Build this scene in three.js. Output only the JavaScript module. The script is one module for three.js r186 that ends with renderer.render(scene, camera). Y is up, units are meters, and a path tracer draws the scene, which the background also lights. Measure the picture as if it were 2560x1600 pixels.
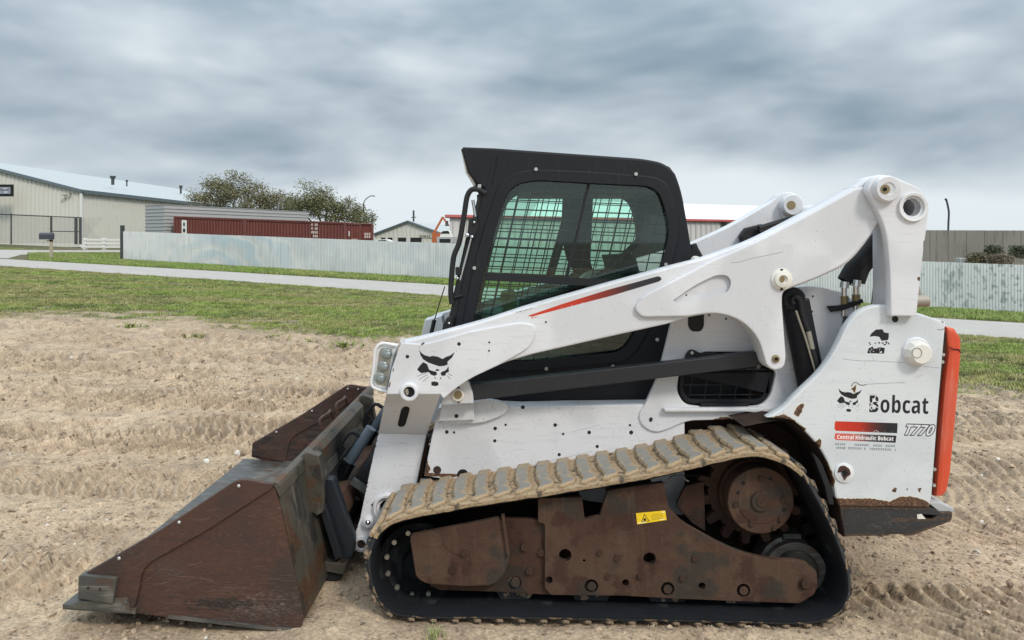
import * as THREE from 'three';
import { mergeGeometries, toCreasedNormals } from 'three/addons/utils/BufferGeometryUtils.js';
import { RoundedBoxGeometry } from 'three/addons/geometries/RoundedBoxGeometry.js';

// ---------------------------------------------------------------- camera, sky, sun, exposure
const F = 1850, CX = 1280, CY = 608, EYE = 1.587;          // focal length and horizon point in photograph pixels (2560 x 1600), eye height in metres
const scene = new THREE.Scene();
const camera = new THREE.PerspectiveCamera(2 * Math.atan(800 / F) * 180 / Math.PI, 1.6, 0.1, 3000);
camera.position.set(0, EYE, 0);
camera.setViewOffset(1024, 640, 0, (800 - CY) * 0.4, 1024, 640);   // the lens is shifted, the camera is level
const renderer = new THREE.WebGLRenderer();
renderer.toneMapping = THREE.LinearToneMapping;
renderer.toneMappingExposure = 1.28;
renderer.shadowMap.enabled = true;
const sun = new THREE.DirectionalLight(0xfff4e6, 1.5);
sun.position.set(10, 15, 8);
sun.target.position.set(0, 0, -5);
sun.castShadow = true;
sun.shadow.radius = 20;
Object.assign(sun.shadow.camera, { left: -40, right: 40, top: 40, bottom: -40, far: 120 });
scene.add(sun, sun.target);

// ---------------------------------------------------------------- random numbers and noise
let seed = 7;
const rnd = () => { seed = (seed + 0x6d2b79f5) | 0; let t = Math.imul(seed ^ (seed >>> 15), 1 | seed); t = (t + Math.imul(t ^ (t >>> 7), 61 | t)) ^ t; return ((t ^ (t >>> 14)) >>> 0) / 4294967296; };
const rr = (a, b) => a + (b - a) * rnd();
const { clamp, lerp, smoothstep } = THREE.MathUtils;
const hash = (x, y, s) => { let h = Math.imul(x, 374761393) ^ Math.imul(y, 668265263) ^ Math.imul(s | 0, 1274126177); h = Math.imul(h ^ (h >>> 13), 1274126177); h = Math.imul(h ^ (h >>> 16), 0x85ebca6b); return ((h ^ (h >>> 15)) >>> 0) / 4294967296; };
const vnoise = (x, y, s = 0, per = 0, perY = per) => {
  let x0 = Math.floor(x), y0 = Math.floor(y); const fx = x - x0, fy = y - y0, u = fx * fx * (3 - 2 * fx), v = fy * fy * (3 - 2 * fy);
  let x1 = x0 + 1, y1 = y0 + 1;
  if (per) { x0 = ((x0 % per) + per) % per; x1 = ((x1 % per) + per) % per; y0 = ((y0 % perY) + perY) % perY; y1 = ((y1 % perY) + perY) % perY; }
  const a = hash(x0, y0, s), b = hash(x1, y0, s), c = hash(x0, y1, s), d = hash(x1, y1, s);
  return a + (b - a) * u + (c - a) * v + (a - b - c + d) * u * v;
};
const fbm = (x, y, oct = 4, s = 0, gain = 0.5) => { let t = 0, a = 1, n = 0; for (let i = 0; i < oct; i++) { t += a * vnoise(x, y, s + i); n += a; a *= gain; x = x * 2.03 + 1.7; y = y * 2.03 + 9.2; } return t / n; };
const vn3 = (x, y, z, s) => { const x0 = Math.floor(x), y0 = Math.floor(y), z0 = Math.floor(z), fx = x - x0, fy = y - y0, fz = z - z0, u = fx * fx * fx * (fx * (fx * 6 - 15) + 10), v = fy * fy * fy * (fy * (fy * 6 - 15) + 10), w = fz * fz * fz * (fz * (fz * 6 - 15) + 10);
  const l = (k) => { const a = hash(x0, y0, s + k * 57), b = hash(x0 + 1, y0, s + k * 57), c = hash(x0, y0 + 1, s + k * 57), d = hash(x0 + 1, y0 + 1, s + k * 57); return a + (b - a) * u + (c - a) * v + (a - b - c + d) * u * v; }, p = l(z0), q = l(z0 + 1); return p + (q - p) * w; };
const fbm3 = (x, y, z, oct, s, gain = 0.5) => { let t = 0, a = 1, n = 0; for (let i = 0; i < oct; i++) { t += a * vn3(x, y, z, s + i * 13); n += a; a *= gain; const X1 = x * 1.96 + y * 0.3 + 1.7, Y1 = y * 2.0 - x * 0.3 + 5.2; x = X1; y = Y1; z = z * 2.03 + 3.1; } return t / n; };
const fbmT = (u, v, bx, by, oct, s, gain = 0.55) => { let t = 0, a = 1, n = 0; for (let i = 0; i < oct; i++) { const k = 1 << i; t += a * vnoise(u * bx * k, v * by * k, s + i, bx * k, by * k); n += a; a *= gain; } return t / n; };

// ---------------------------------------------------------------- overcast sky
{
  const W = 2560, Hh = 1280, data = new Float32Array(W * Hh * 4);
  const dirOf = (px, py) => { const x = (px - CX) / F, y = (CY - py) / F, l = Math.hypot(x, y, 1); return [Math.atan2(-1 / l, x / l), Math.asin(y / l)]; };
  // broad lighter (+) and darker (-) cloud banks: photo position, half widths in degrees, strength
  const banks = [[430, 180, 12, 4.4, 0.3], [180, 415, 11, 1.5, 0.26], [800, 250, 12, 2.5, 0.03], [300, 330, 14, 1.7, -0.06], [60, 120, 10, 4, -0.06], [900, 345, 10, 2.3, -0.06], [1300, 60, 14, 3, -0.06], [1800, 330, 16, 4, -0.1],
    [2450, 120, 9, 3, 0.16], [1250, 170, 10, 2, 0.07], [1900, 90, 8, 2.5, -0.06], [1000, 500, 7, 1.8, 0.4], [1750, 470, 7, 1.5, 0.34], [2420, 470, 10, 2.2, 0.02], [2450, 545, 9, 1.1, 0.3], [600, 20, 12, 2.5, -0.06], [560, 330, 12, 1.2, 0.02]].map(([x, y, a, b, k]) => [...dirOf(x, y), a * Math.PI / 180, b * Math.PI / 180, k]);
  for (let j = 0; j < Hh; j++) {
    const el = ((j + 0.5) / Hh - 0.5) * Math.PI, se = Math.sin(el), ce = Math.cos(el);
    for (let i = 0; i < W; i++) {
      const o = (j * W + i) * 4; data[o + 3] = 1;
      if (el < -0.02) { data[o] = 0.3; data[o + 1] = 0.29; data[o + 2] = 0.26; continue; }
      const az = ((i + 0.5) / W - 0.5) * 2 * Math.PI, x = Math.cos(az) * ce, z = Math.sin(az) * ce;
      const yy = se / (0.75 + 0.25 * se) * 3.0, wx = (fbm3(x * 3 + 7, yy * 1.6, z * 3, 2, 400) - 0.5) * 0.5;
      const n = fbm3(x * 2.3 + wx, yy * 1.9 + wx, z * 2.3, 5, 500, 0.52), m = fbm3(x * 8.5 + wx * 2, yy * 6, z * 8.5, 4, 600, 0.55);
      let t = (n - 0.5) * 1.75 + (m - 0.5) * 0.5 + 0.52;
      for (const [ba, be, sa, sb, kk] of banks) { let da = az - ba; if (da > Math.PI) da -= 2 * Math.PI; else if (da < -Math.PI) da += 2 * Math.PI; const g = (da / sa) ** 2 + ((el - be) / sb) ** 2; if (g < 6) t += kk * Math.exp(-g); }
      const low = Math.exp(-((el / 0.115) ** 2));                          // clearer air under the cloud base along the horizon
      t += low * 0.54;
      t = smoothstep(t, -0.12, 1.12);
      const g = (1 + 2 * Math.max(se, 0)) / 1.33 * lerp(0.74, 1, smoothstep(el, 0.3, 0.75)) * (1 + 0.32 * low);
      data[o] = lerp(0.235, 0.79, t) * g; data[o + 1] = lerp(0.325, 0.86, t) * g; data[o + 2] = lerp(0.408, 0.90, t) * g;
    }
  }
  const sky = new THREE.DataTexture(data, W, Hh, THREE.RGBAFormat, THREE.FloatType);
  sky.mapping = THREE.EquirectangularReflectionMapping; sky.magFilter = THREE.LinearFilter; sky.wrapS = THREE.RepeatWrapping; sky.needsUpdate = true;
  scene.background = sky; scene.environment = sky;
}

// ---------------------------------------------------------------- places: a pixel of the photograph and a depth give a point
const X = (px, Z) => (px - CX) * Z / F, Y = (py, Z) => EYE - (py - CY) * Z / F;
const V = (px, py, Z) => new THREE.Vector3(X(px, Z), Y(py, Z), -Z);
const terr = (x, Z) => {
  const s = smoothstep(Z, 6, 13);
  const near = -0.0032 - 0.0142 * clamp(x, -30, 30), far = 0.045 - 0.0407 * clamp(x, -60, 60) - 0.0113 * Math.min(Z, 60);
  return near + (far - near) * s;
};
const G = (px, py) => {                                        // the point of the ground seen at a pixel
  const u = (px - CX) / F, v = (py - CY) / F; let a = 2, b = 300;
  for (let i = 0; i < 50; i++) { const m = (a + b) / 2; if (EYE - v * m > terr(u * m, m)) a = m; else b = m; }
  return [u * a, a];
};

// ---------------------------------------------------------------- objects
const used = {}, numbered = (n) => { const k = used[n] = (used[n] ?? -1) + 1; return k ? n + '_' + String(k).padStart(3, '0') : n; };
const bases = new Map();
function thing(name, label, category, base, group) {
  const o = new THREE.Group(); o.name = numbered(name); o.position.copy(base); o.userData = { label, category };
  if (group) o.userData.group = group;
  bases.set(o, base.clone()); scene.add(o); return o;
}
function part(parent, name, geo, mat, label) {                 // geometry in world places
  const base = bases.get(parent), g = Array.isArray(geo) ? merge(geo) : geo;
  g.translate(-base.x, -base.y, -base.z);
  const m = new THREE.Mesh(g, mat); m.name = name; m.castShadow = m.receiveShadow = true; bases.set(m, base); parent.add(m);
  if (label) m.userData.label = label;
  return m;
}
function place(parent, name, geo, mat, pos, quat, scale) {     // a shared geometry, moved into place
  const m = new THREE.Mesh(geo, mat); m.name = name; m.castShadow = m.receiveShadow = true;
  m.position.copy(pos).sub(bases.get(parent)); if (quat) m.quaternion.copy(quat); if (scale) m.scale.copy(scale);
  parent.add(m); return m;
}
function solo(name, geo, mat, data) {                          // a thing or a piece of the setting that is one mesh
  const m = new THREE.Mesh(Array.isArray(geo) ? merge(geo) : geo, mat); m.name = numbered(name); m.castShadow = m.receiveShadow = true; m.userData = data; scene.add(m); return m;
}
function merge(list) {
  const keep = new Set(list.every((g) => g.attributes.color) ? ['position', 'normal', 'uv', 'color'] : ['position', 'normal', 'uv']);
  return mergeGeometries(list.map((g) => { const h = g.index ? g.toNonIndexed() : g; for (const k of Object.keys(h.attributes)) if (!keep.has(k)) h.deleteAttribute(k); h.morphAttributes = {}; h.clearGroups(); return h; }));
}
function boxUV(g) {                                            // texture coordinates in metres, by the way each face points
  g = g.index ? g.toNonIndexed() : g;
  const p = g.attributes.position, uv = new Float32Array(p.count * 2), a = new THREE.Vector3(), b = new THREE.Vector3(), c = new THREE.Vector3();
  for (let i = 0; i < p.count; i += 3) {
    a.fromBufferAttribute(p, i); b.fromBufferAttribute(p, i + 1).sub(a); c.fromBufferAttribute(p, i + 2).sub(a); b.cross(c);
    const x = Math.abs(b.x), y = Math.abs(b.y), z = Math.abs(b.z);
    for (let k = 0; k < 3; k++) { a.fromBufferAttribute(p, i + k); const [s, t] = z >= x && z >= y ? [a.x, a.y] : x >= y ? [a.z, a.y] : [a.x, a.z]; uv[(i + k) * 2] = s; uv[(i + k) * 2 + 1] = t; }
  }
  g.setAttribute('uv', new THREE.BufferAttribute(uv, 2)); return g;
}
// closed outline given in photo pixels at depth Z, corners rounded (third number, or r)
function outline(pts, Z, r = 10, path = new THREE.Shape()) {
  const P = pts.map(([x, y, k]) => [X(x, Z), Y(y, Z), (k ?? r) * Z / F]), n = P.length;
  for (let i = 0; i < n; i++) {
    const [x, y, k] = P[i], a = P[(i + n - 1) % n], b = P[(i + 1) % n];
    const da = Math.hypot(a[0] - x, a[1] - y), db = Math.hypot(b[0] - x, b[1] - y), t = Math.min(k, da * 0.48, db * 0.48);
    const p = [x + (a[0] - x) * t / da, y + (a[1] - y) * t / da], q = [x + (b[0] - x) * t / db, y + (b[1] - y) * t / db];
    if (i) path.lineTo(...p); else path.moveTo(...p);
    if (t > 0.0005) path.quadraticCurveTo(x, y, ...q);
  }
  path.closePath(); return path;
}
const circleHole = (px, py, r, Z) => { const h = new THREE.Path(); h.absarc(X(px, Z), Y(py, Z), r * Z / F, 0, 2 * Math.PI, true); return h; };
function extrude(shape, Z, t, bevel = 0.004, seg = 2, curve = 6) {  // front face at depth Z, t metres thick
  const b = Math.min(bevel, t * 0.45), g = new THREE.ExtrudeGeometry(shape, { depth: t - 2 * b, bevelEnabled: b > 0, bevelThickness: b, bevelSize: b, bevelOffset: -b, bevelSegments: seg, curveSegments: curve });
  g.translate(0, 0, -Z - t + b);
  const h = toCreasedNormals(g, 0.7), p = h.attributes.position, n = h.attributes.normal;   // smooth rims, but flat faces stay flat
  for (let i = 0; i < p.count; i += 3) if (Math.abs(p.getZ(i) - p.getZ(i + 1)) < 1e-5 && Math.abs(p.getZ(i) - p.getZ(i + 2)) < 1e-5) { const s = p.getZ(i) > -Z - t / 2 ? 1 : -1; for (let k = 0; k < 3; k++) n.setXYZ(i + k, 0, 0, s); }
  return boxUV(h);
}
const plate = (pts, Z, t, { r = 10, bevel = 0.004, holes = [] } = {}) => { const s = outline(pts.map(([x, y, k]) => [x, y, (k ?? r) * Z / F < Math.min(bevel, t * 0.45) * 2.6 ? 0 : k ?? r]), Z); s.holes.push(...holes); return extrude(s, Z, t, bevel); };
const cylZ = (px, py, r, Z, Z2, seg = 24, r2) => { const R = r * Z / F, g = new THREE.CylinderGeometry(R, (r2 ?? r) * Z / F, Z2 - Z, seg); g.rotateX(Math.PI / 2); g.translate(X(px, Z), Y(py, Z), -(Z + Z2) / 2); return boxUV(g); };
// a turned shape facing the camera: profile [radius, forward] in pixels and metres, about a pixel at depth Z
function turned(px, py, Z, prof, seg = 28) { const g = new THREE.LatheGeometry(prof.map(([r, d]) => new THREE.Vector2(Math.max(r * Z / F, 0.0001), d)), seg); g.rotateX(Math.PI / 2); g.translate(X(px, Z), Y(py, Z), -Z); return boxUV(toCreasedNormals(g.toNonIndexed(), 0.6)); }
const box = (x, y, z, w, h, d, rad = 0) => { const g = rad ? new RoundedBoxGeometry(w, h, d, 2, rad) : new THREE.BoxGeometry(w, h, d); g.translate(x, y, z); return boxUV(g); };
// block between pixel corners at depth Z .. Z2
const blk = (x0, y0, x1, y1, Z, Z2, rad = 0) => box((X(x0, Z) + X(x1, Z)) / 2, (Y(y0, Z) + Y(y1, Z)) / 2, -(Z + Z2) / 2, Math.abs(X(x1, Z) - X(x0, Z)), Math.abs(Y(y1, Z) - Y(y0, Z)), Z2 - Z, rad);
const tube = (pts, r, seg = 40, rs = 8) => boxUV(new THREE.TubeGeometry(new THREE.CatmullRomCurve3(pts, false, 'centripetal'), seg, r, rs, false));
const UP = new THREE.Vector3(0, 1, 0);
function rod(a, b, r, seg = 8, r2 = r) { const d = b.clone().sub(a), g = new THREE.CylinderGeometry(r2, r, d.length(), seg); g.applyQuaternion(new THREE.Quaternion().setFromUnitVectors(UP, d.clone().normalize())); g.translate(...a.clone().add(b).multiplyScalar(0.5).toArray()); return boxUV(g); }
function beam(a, b, w, d) { const v = b.clone().sub(a), g = new THREE.BoxGeometry(w, v.length(), d); g.applyQuaternion(new THREE.Quaternion().setFromUnitVectors(UP, v.clone().normalize())); g.translate(...a.clone().add(b).multiplyScalar(0.5).toArray()); return boxUV(g); }
function quads(list) {                                         // separate quads (a, b, c, d)
  const p = []; for (const [a, b, c, d] of list) p.push(...a.toArray(), ...b.toArray(), ...c.toArray(), ...a.toArray(), ...c.toArray(), ...d.toArray());
  const g = new THREE.BufferGeometry(); g.setAttribute('position', new THREE.BufferAttribute(new Float32Array(p), 3)); g.computeVertexNormals(); return boxUV(g);
}

// ---------------------------------------------------------------- materials
function tex(size, fn, srgb = true, sizeY = size) {            // fn(u, v) -> [r, g, b] in 0..1
  const d = new Uint8Array(size * sizeY * 4);
  for (let j = 0, o = 0; j < sizeY; j++) for (let i = 0; i < size; i++, o += 4) { const c = fn((i + 0.5) / size, (j + 0.5) / sizeY); for (let k = 0; k < 3; k++) d[o + k] = clamp(c[k], 0, 1) * 255; d[o + 3] = 255; }
  const t = new THREE.DataTexture(d, size, sizeY); t.wrapS = t.wrapT = THREE.RepeatWrapping; t.magFilter = THREE.LinearFilter; if (srgb) t.colorSpace = THREE.SRGBColorSpace; t.needsUpdate = true; return t;
}
const per = (t, m, my = m) => { const c = t.clone(); c.repeat.set(1 / m, 1 / my); c.needsUpdate = true; return c; };
const mixc = (a, b, t) => [lerp(a[0], b[0], t), lerp(a[1], b[1], t), lerp(a[2], b[2], t)];
const hx = (h) => [(h >> 16) / 255, ((h >> 8) & 255) / 255, (h & 255) / 255];
const grey = (v) => [v, v, v];
const step2 = (x, a, b) => smoothstep(x, a, b);
const std = (o) => new THREE.MeshStandardMaterial(o);
const M = {};
{
  const paint = tex(512, (u, v) => { const n = fbmT(u, v, 5, 5, 5, 1), s = fbmT(u, v, 90, 12, 3, 40), k = fbmT(u, v, 34, 34, 3, 60); let c = mixc(hx(0xd3d4d8), hx(0xc6c7ca), step2(n, 0.45, 0.75)); c = mixc(c, hx(0xb9b3a8), step2(s, 0.68, 0.85) * 0.35); return mixc(c, hx(0x8f8674), step2(k, 0.8, 0.88) * 0.5); });
  const paintR = tex(256, (u, v) => grey(0.36 + 0.3 * fbmT(u, v, 6, 6, 4, 5)), false);
  M.white = std({ map: per(paint, 0.9), roughnessMap: per(paintR, 0.7), roughness: 1 });
  M.whitePlain = std({ color: 0xd8d9da, roughness: 0.5 });
  M.paintR = paintR;
  const rust = tex(1024, (u, v) => {
    const n = fbmT(u, v, 4, 4, 6, 3), d = fbmT(u, v, 7, 5, 5, 21), s = fbmT(u, v, 5, 80, 3, 44), g = fbmT(u, v, 120, 120, 2, 55), l = fbmT(u, v, 10, 16, 4, 77);
    let c = mixc(hx(0x52372d), hx(0x4b3a35), step2(n, 0.35, 0.65)); c = mixc(c, hx(0x64412f), step2(d, 0.55, 0.75) * 0.6); c = mixc(c, hx(0x322c2b), step2(l, 0.53, 0.7) * 0.75);
    c = mixc(c, hx(0x7d6f66), step2(s, 0.6, 0.85) * 0.5); return mixc(c, hx(0x705848), step2(g, 0.62, 0.9) * 0.45);
  });
  const rustB = tex(512, (u, v) => grey(0.6 * fbmT(u, v, 9, 9, 5, 8) + 0.4 * fbmT(u, v, 60, 60, 3, 9)), false);
  M.rust = std({ map: per(rust, 1.1), color: 0xdfdcdc, bumpMap: per(rustB, 0.5), bumpScale: 0.004, roughness: 0.62, metalness: 0.15 });
  const olive = tex(1024, (u, v) => {
    const n = fbmT(u, v, 4, 3, 5, 103), d = fbmT(u, v, 3, 6, 5, 121), s = fbmT(u, v, 60, 6, 3, 144), l = fbmT(u, v, 12, 9, 4, 177);
    let c = mixc(hx(0x4c4c46), hx(0x5e5a51), step2(n, 0.35, 0.65)); c = mixc(c, hx(0x64452f), step2(d, 0.46, 0.6) * 0.9); c = mixc(c, hx(0x302f2e), step2(l, 0.55, 0.7) * 0.7); return mixc(c, hx(0x948b7d), step2(s, 0.66, 0.85) * 0.5);
  });
  M.olive = std({ map: per(olive, 1.0), color: 0xd8d4d0, bumpMap: per(rustB, 0.6), bumpScale: 0.003, roughness: 0.55, metalness: 0.2 });
  const steel = tex(512, (u, v) => { const n = fbmT(u, v, 5, 5, 5, 203), s = fbmT(u, v, 6, 70, 3, 214), d = fbmT(u, v, 8, 8, 4, 230); let c = mixc(hx(0x6a6863), hx(0x50504e), step2(n, 0.35, 0.7)); c = mixc(c, hx(0x99958c), step2(s, 0.6, 0.85) * 0.5); return mixc(c, hx(0x5a4436), step2(d, 0.62, 0.75) * 0.6); });
  M.steel = std({ map: per(steel, 0.6), roughness: 0.45, metalness: 0.4 });
  const mud = tex(1024, (u, v) => {
    const n = fbmT(u, v, 5, 4, 5, 303), d = fbmT(u, v, 8, 8, 5, 321), l = fbmT(u, v, 5, 7, 4, 344), s = fbmT(u, v, 40, 5, 3, 360), g = fbmT(u, v, 100, 100, 2, 370);
    let c = mixc(hx(0x6a4a39), hx(0x7a5f4a), step2(n, 0.3, 0.7)); c = mixc(c, hx(0x573526), step2(d, 0.52, 0.68) * 0.75); c = mixc(c, hx(0x4c4a44), step2(l, 0.57, 0.72) * 0.75); c = mixc(c, hx(0x8f7860), step2(s, 0.6, 0.85) * 0.35); return mixc(c, hx(0x3f2c22), step2(g, 0.62, 0.9) * 0.4);
  });
  M.mud = std({ map: per(mud, 0.8), color: 0xa29b97, bumpMap: per(rustB, 0.4), bumpScale: 0.003, roughness: 0.85 });
  M.mudDark = std({ map: per(mud, 0.6), color: 0x8a766c, bumpMap: per(rustB, 0.4), bumpScale: 0.003, roughness: 0.8 });
  const rub = tex(512, (u, v) => { const n = fbmT(u, v, 8, 8, 5, 403), d = fbmT(u, v, 4, 4, 4, 420); return mixc(mixc(hx(0x0f1114), hx(0x1a1c20), n), hx(0x4a4a4a), step2(d, 0.56, 0.74) * 0.5); });
  M.rubber = new THREE.MeshPhysicalMaterial({ map: per(rub, 0.5), roughness: 0.85, specularIntensity: 0.3 });
  const lugTop = tex(512, (u, v) => { const n = fbmT(u, v, 7, 7, 5, 503), d = fbmT(u, v, 12, 12, 4, 520), g = fbmT(u, v, 90, 90, 2, 530); let c = mixc(hx(0x7d7a75), hx(0x918d85), n); c = mixc(c, hx(0x9f8b70), step2(d, 0.5, 0.66)); return mixc(c, hx(0x6d6e6e), step2(g, 0.6, 0.9) * 0.5); });
  M.lugTop = std({ map: per(lugTop, 0.45), bumpMap: per(rustB, 0.15), bumpScale: 0.004, roughness: 0.95 });
  const dirt = tex(512, (u, v) => { const n = fbmT(u, v, 9, 9, 5, 603), d = fbmT(u, v, 30, 30, 4, 620), k = fbmT(u, v, 11, 11, 4, 640); let c = mixc(hx(0x978369), hx(0xb29c7e), n); c = mixc(c, hx(0x6a5844), step2(d, 0.56, 0.8) * 0.8); return mixc(c, hx(0x4b443c), step2(k, 0.63, 0.75) * 0.8); });
  M.dirtMap = dirt; M.rustB = rustB;
  M.dirt = std({ map: per(dirt, 0.35), bumpMap: per(rustB, 0.12), bumpScale: 0.006, roughness: 1 });
  const dusty = tex(512, (u, v) => { const n = fbmT(u, v, 9, 9, 5, 703), d = fbmT(u, v, 14, 14, 4, 720); return mixc(mixc(hx(0x1e2023), hx(0x36373a), n), hx(0x8d7860), step2(d, 0.55, 0.66) * 0.9); });
  M.dusty = std({ map: per(dusty, 0.4), bumpMap: per(rustB, 0.12), bumpScale: 0.004, roughness: 0.85 });
  const plas = tex(512, (u, v) => { const n = fbmT(u, v, 6, 6, 5, 803), d = fbmT(u, v, 60, 14, 3, 820); return mixc(mixc(hx(0x1a1c22), hx(0x22242a), n), hx(0x3a3a3b), step2(d, 0.66, 0.9) * 0.4); });
  M.black = new THREE.MeshPhysicalMaterial({ map: per(plas, 0.8), color: 0xdddddd, roughness: 0.6, specularIntensity: 0.6, bumpMap: per(tex(256, (u, v) => grey(fbmT(u, v, 64, 64, 3, 830)), false), 0.12), bumpScale: 0.0006 });
  M.matt = std({ color: 0x141519, roughness: 0.7 });
  M.link = std({ map: per(plas, 0.5), color: 0xffffff, roughness: 0.45 });
  M.pit = std({ color: 0x141416, roughness: 1 });
  M.chrome = std({ color: 0xd2d4d6, roughness: 0.12, metalness: 1 });
  M.zinc = std({ color: 0xa8a59a, roughness: 0.38, metalness: 0.7 });
  M.brass = std({ color: 0x8a7c5c, roughness: 0.5, metalness: 0.6 });
  M.cream = std({ color: 0xd9d7cf, roughness: 0.5 });
  M.liner = std({ map: per(mud, 0.9), color: 0x7a7674, roughness: 0.9 });
  M.screw = std({ color: 0xb8b8b6, roughness: 0.35, metalness: 0.5 });
  const org = tex(512, (u, v) => { const n = fbmT(u, v, 5, 4, 5, 903), s = fbmT(u, v, 40, 6, 3, 914); return mixc(mixc(hx(0xcc4d2f), hx(0xc85a44), step2(n, 0.4, 0.65)), hx(0xd08577), step2(s, 0.62, 0.85) * 0.4); });
  M.orange = std({ map: per(org, 0.9), roughness: 0.5 });
  M.glass = new THREE.MeshPhysicalMaterial({ color: 0xe6f6ef, transmission: 1, thickness: 0, roughness: 0.02, ior: 1.5 });
  M.clear = new THREE.MeshPhysicalMaterial({ color: 0xc8d2d2, transmission: 0.75, thickness: 0, roughness: 0.12 });
  const conc = tex(512, (u, v) => { const n = fbmT(u, v, 5, 5, 6, 1003), s = fbmT(u, v, 50, 4, 4, 1014); return mixc(mixc(hx(0x7b7872), hx(0x8d8a83), n), hx(0x615f5b), step2(s, 0.55, 0.8) * 0.6); });
  M.concrete = std({ map: per(conc, 5), roughness: 0.95 });
  const asph = tex(512, (u, v) => { const n = fbmT(u, v, 6, 6, 6, 1103, 0.65), g = fbmT(u, v, 120, 120, 2, 1120); return mixc(mixc(hx(0x9d9994), hx(0xb0aca6), n), hx(0x7d7974), step2(g, 0.55, 0.9) * 0.5); });
  M.road = std({ map: per(asph, 3), roughness: 0.95 });
  M.beige = std({ color: 0xd2d1c9, roughness: 0.6 });
  M.beigeRib = std({ color: 0xcbcac2, roughness: 0.6 });
  M.roof = std({ color: 0xa8aeb0, roughness: 0.6 });
  M.trim = std({ color: 0x5d6a70, roughness: 0.5 });
  M.pvc = std({ color: 0xdcdcd8, roughness: 0.4 });
  M.wood = std({ color: 0xa89f8b, roughness: 0.9 });
  M.galv = std({ color: 0x4c4f50, roughness: 0.6, metalness: 0.4 });
  const cont = (a, b, s) => { const t = tex(256, (u, v) => { const n = fbmT(u, v, 5, 4, 5, s), d = fbmT(u, v, 30, 5, 4, s + 9); return mixc(mixc(hx(a), hx(b), n), hx(0x4a2c26), step2(d, 0.62, 0.82) * 0.55); }); return std({ map: per(t, 3), roughness: 0.7 }); };
  M.cont = cont(0x70322d, 0x81463d, 1203); M.contDark = cont(0x643530, 0x764a42, 1233);
  M.grey = std({ color: 0xa9abab, roughness: 0.6 });
  M.greyRib = std({ color: 0x8d8f90, roughness: 0.6 });
}
// a canvas that covers the pixel rectangle x0..x1, y0..y1 of a flat panel at depth Z; draw in photo pixels
function panelMat(Z, x0, y0, x1, y1, k, s, draw, base = [0xd4d5d9, 0xc7c8cc]) {
  const W = Math.round((x1 - x0) * k), Hh = Math.round((y1 - y0) * k), cv = document.createElement('canvas'); cv.width = W; cv.height = Hh;
  const c = cv.getContext('2d'), im = c.createImageData(W, Hh), A = hx(base[0]), B = hx(base[1]), D = hx(0xa79d8c);
  for (let j = 0, o = 0; j < Hh; j++) for (let i = 0; i < W; i++, o += 4) {
    const x = i / k, y = j / k, n = fbm(x / 130, y / 130, 4, s), q = vnoise(x / 3.2, y / 3.2, s + 9), st = fbm(x / 60, y / 5, 2, s + 20);
    let v = mixc(A, B, step2(n, 0.42, 0.68)); v = mixc(v, D, step2(q, 0.93, 1) * 0.6 * step2(n, 0.4, 0.6)); v = mixc(v, B, step2(st, 0.62, 0.8) * 0.5);
    for (let t = 0; t < 3; t++) im.data[o + t] = v[t] * 255; im.data[o + 3] = 255;
  }
  c.putImageData(im, 0, 0); c.scale(k, k); c.translate(-x0, -y0);
  draw(c);
  const t = new THREE.CanvasTexture(cv); t.colorSpace = THREE.SRGBColorSpace; t.wrapS = t.wrapT = THREE.ClampToEdgeWrapping;
  const mat = std({ map: t, roughness: 0.45 }), ax = X(x0, Z), bx = X(x1, Z), ay = Y(y1, Z), by = Y(y0, Z);
  mat.userData.uv = (g) => { const p = g.attributes.position, uv = g.attributes.uv; for (let i = 0; i < p.count; i++) uv.setXY(i, (p.getX(i) - ax) / (bx - ax), (p.getY(i) - ay) / (by - ay)); return g; };
  return mat;
}
const poly = (c, pts, fill) => { c.beginPath(); pts.forEach(([x, y], i) => (i ? c.lineTo(x, y) : c.moveTo(x, y))); c.closePath(); if (fill) { c.fillStyle = fill; c.fill(); } };
function rustPatch(c, pts, rim = true) {                       // bare rusted metal where the paint has chipped off
  const jag = []; const n = pts.length;
  for (let i = 0; i < n; i++) { const a = pts[i], b = pts[(i + 1) % n], L = Math.max(1, Math.floor(Math.hypot(b[0] - a[0], b[1] - a[1]) / 3)); for (let k = 0; k < L; k++) jag.push([lerp(a[0], b[0], k / L) + rr(-1.2, 1.2), lerp(a[1], b[1], k / L) + rr(-1.2, 1.2)]); }
  if (rim) { poly(c, jag); c.strokeStyle = '#d3cbb2'; c.lineWidth = 2.4; c.stroke(); }
  poly(c, jag, '#5b4030'); c.save(); poly(c, jag); c.clip();
  const xs = jag.map((p) => p[0]), ys = jag.map((p) => p[1]), x0 = Math.min(...xs), x1 = Math.max(...xs), y0 = Math.min(...ys), y1 = Math.max(...ys);
  for (let i = 0; i < (x1 - x0) * (y1 - y0) * 0.12; i++) { c.fillStyle = ['#3d2a21', '#70503a', '#4c382c', '#81624a', '#2d221c'][Math.floor(rnd() * 5)]; c.beginPath(); c.ellipse(rr(x0, x1), rr(y0, y1), rr(0.6, 2.6), rr(0.5, 1.8), rr(0, 3), 0, 7); c.fill(); }
  c.restore();
}

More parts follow.
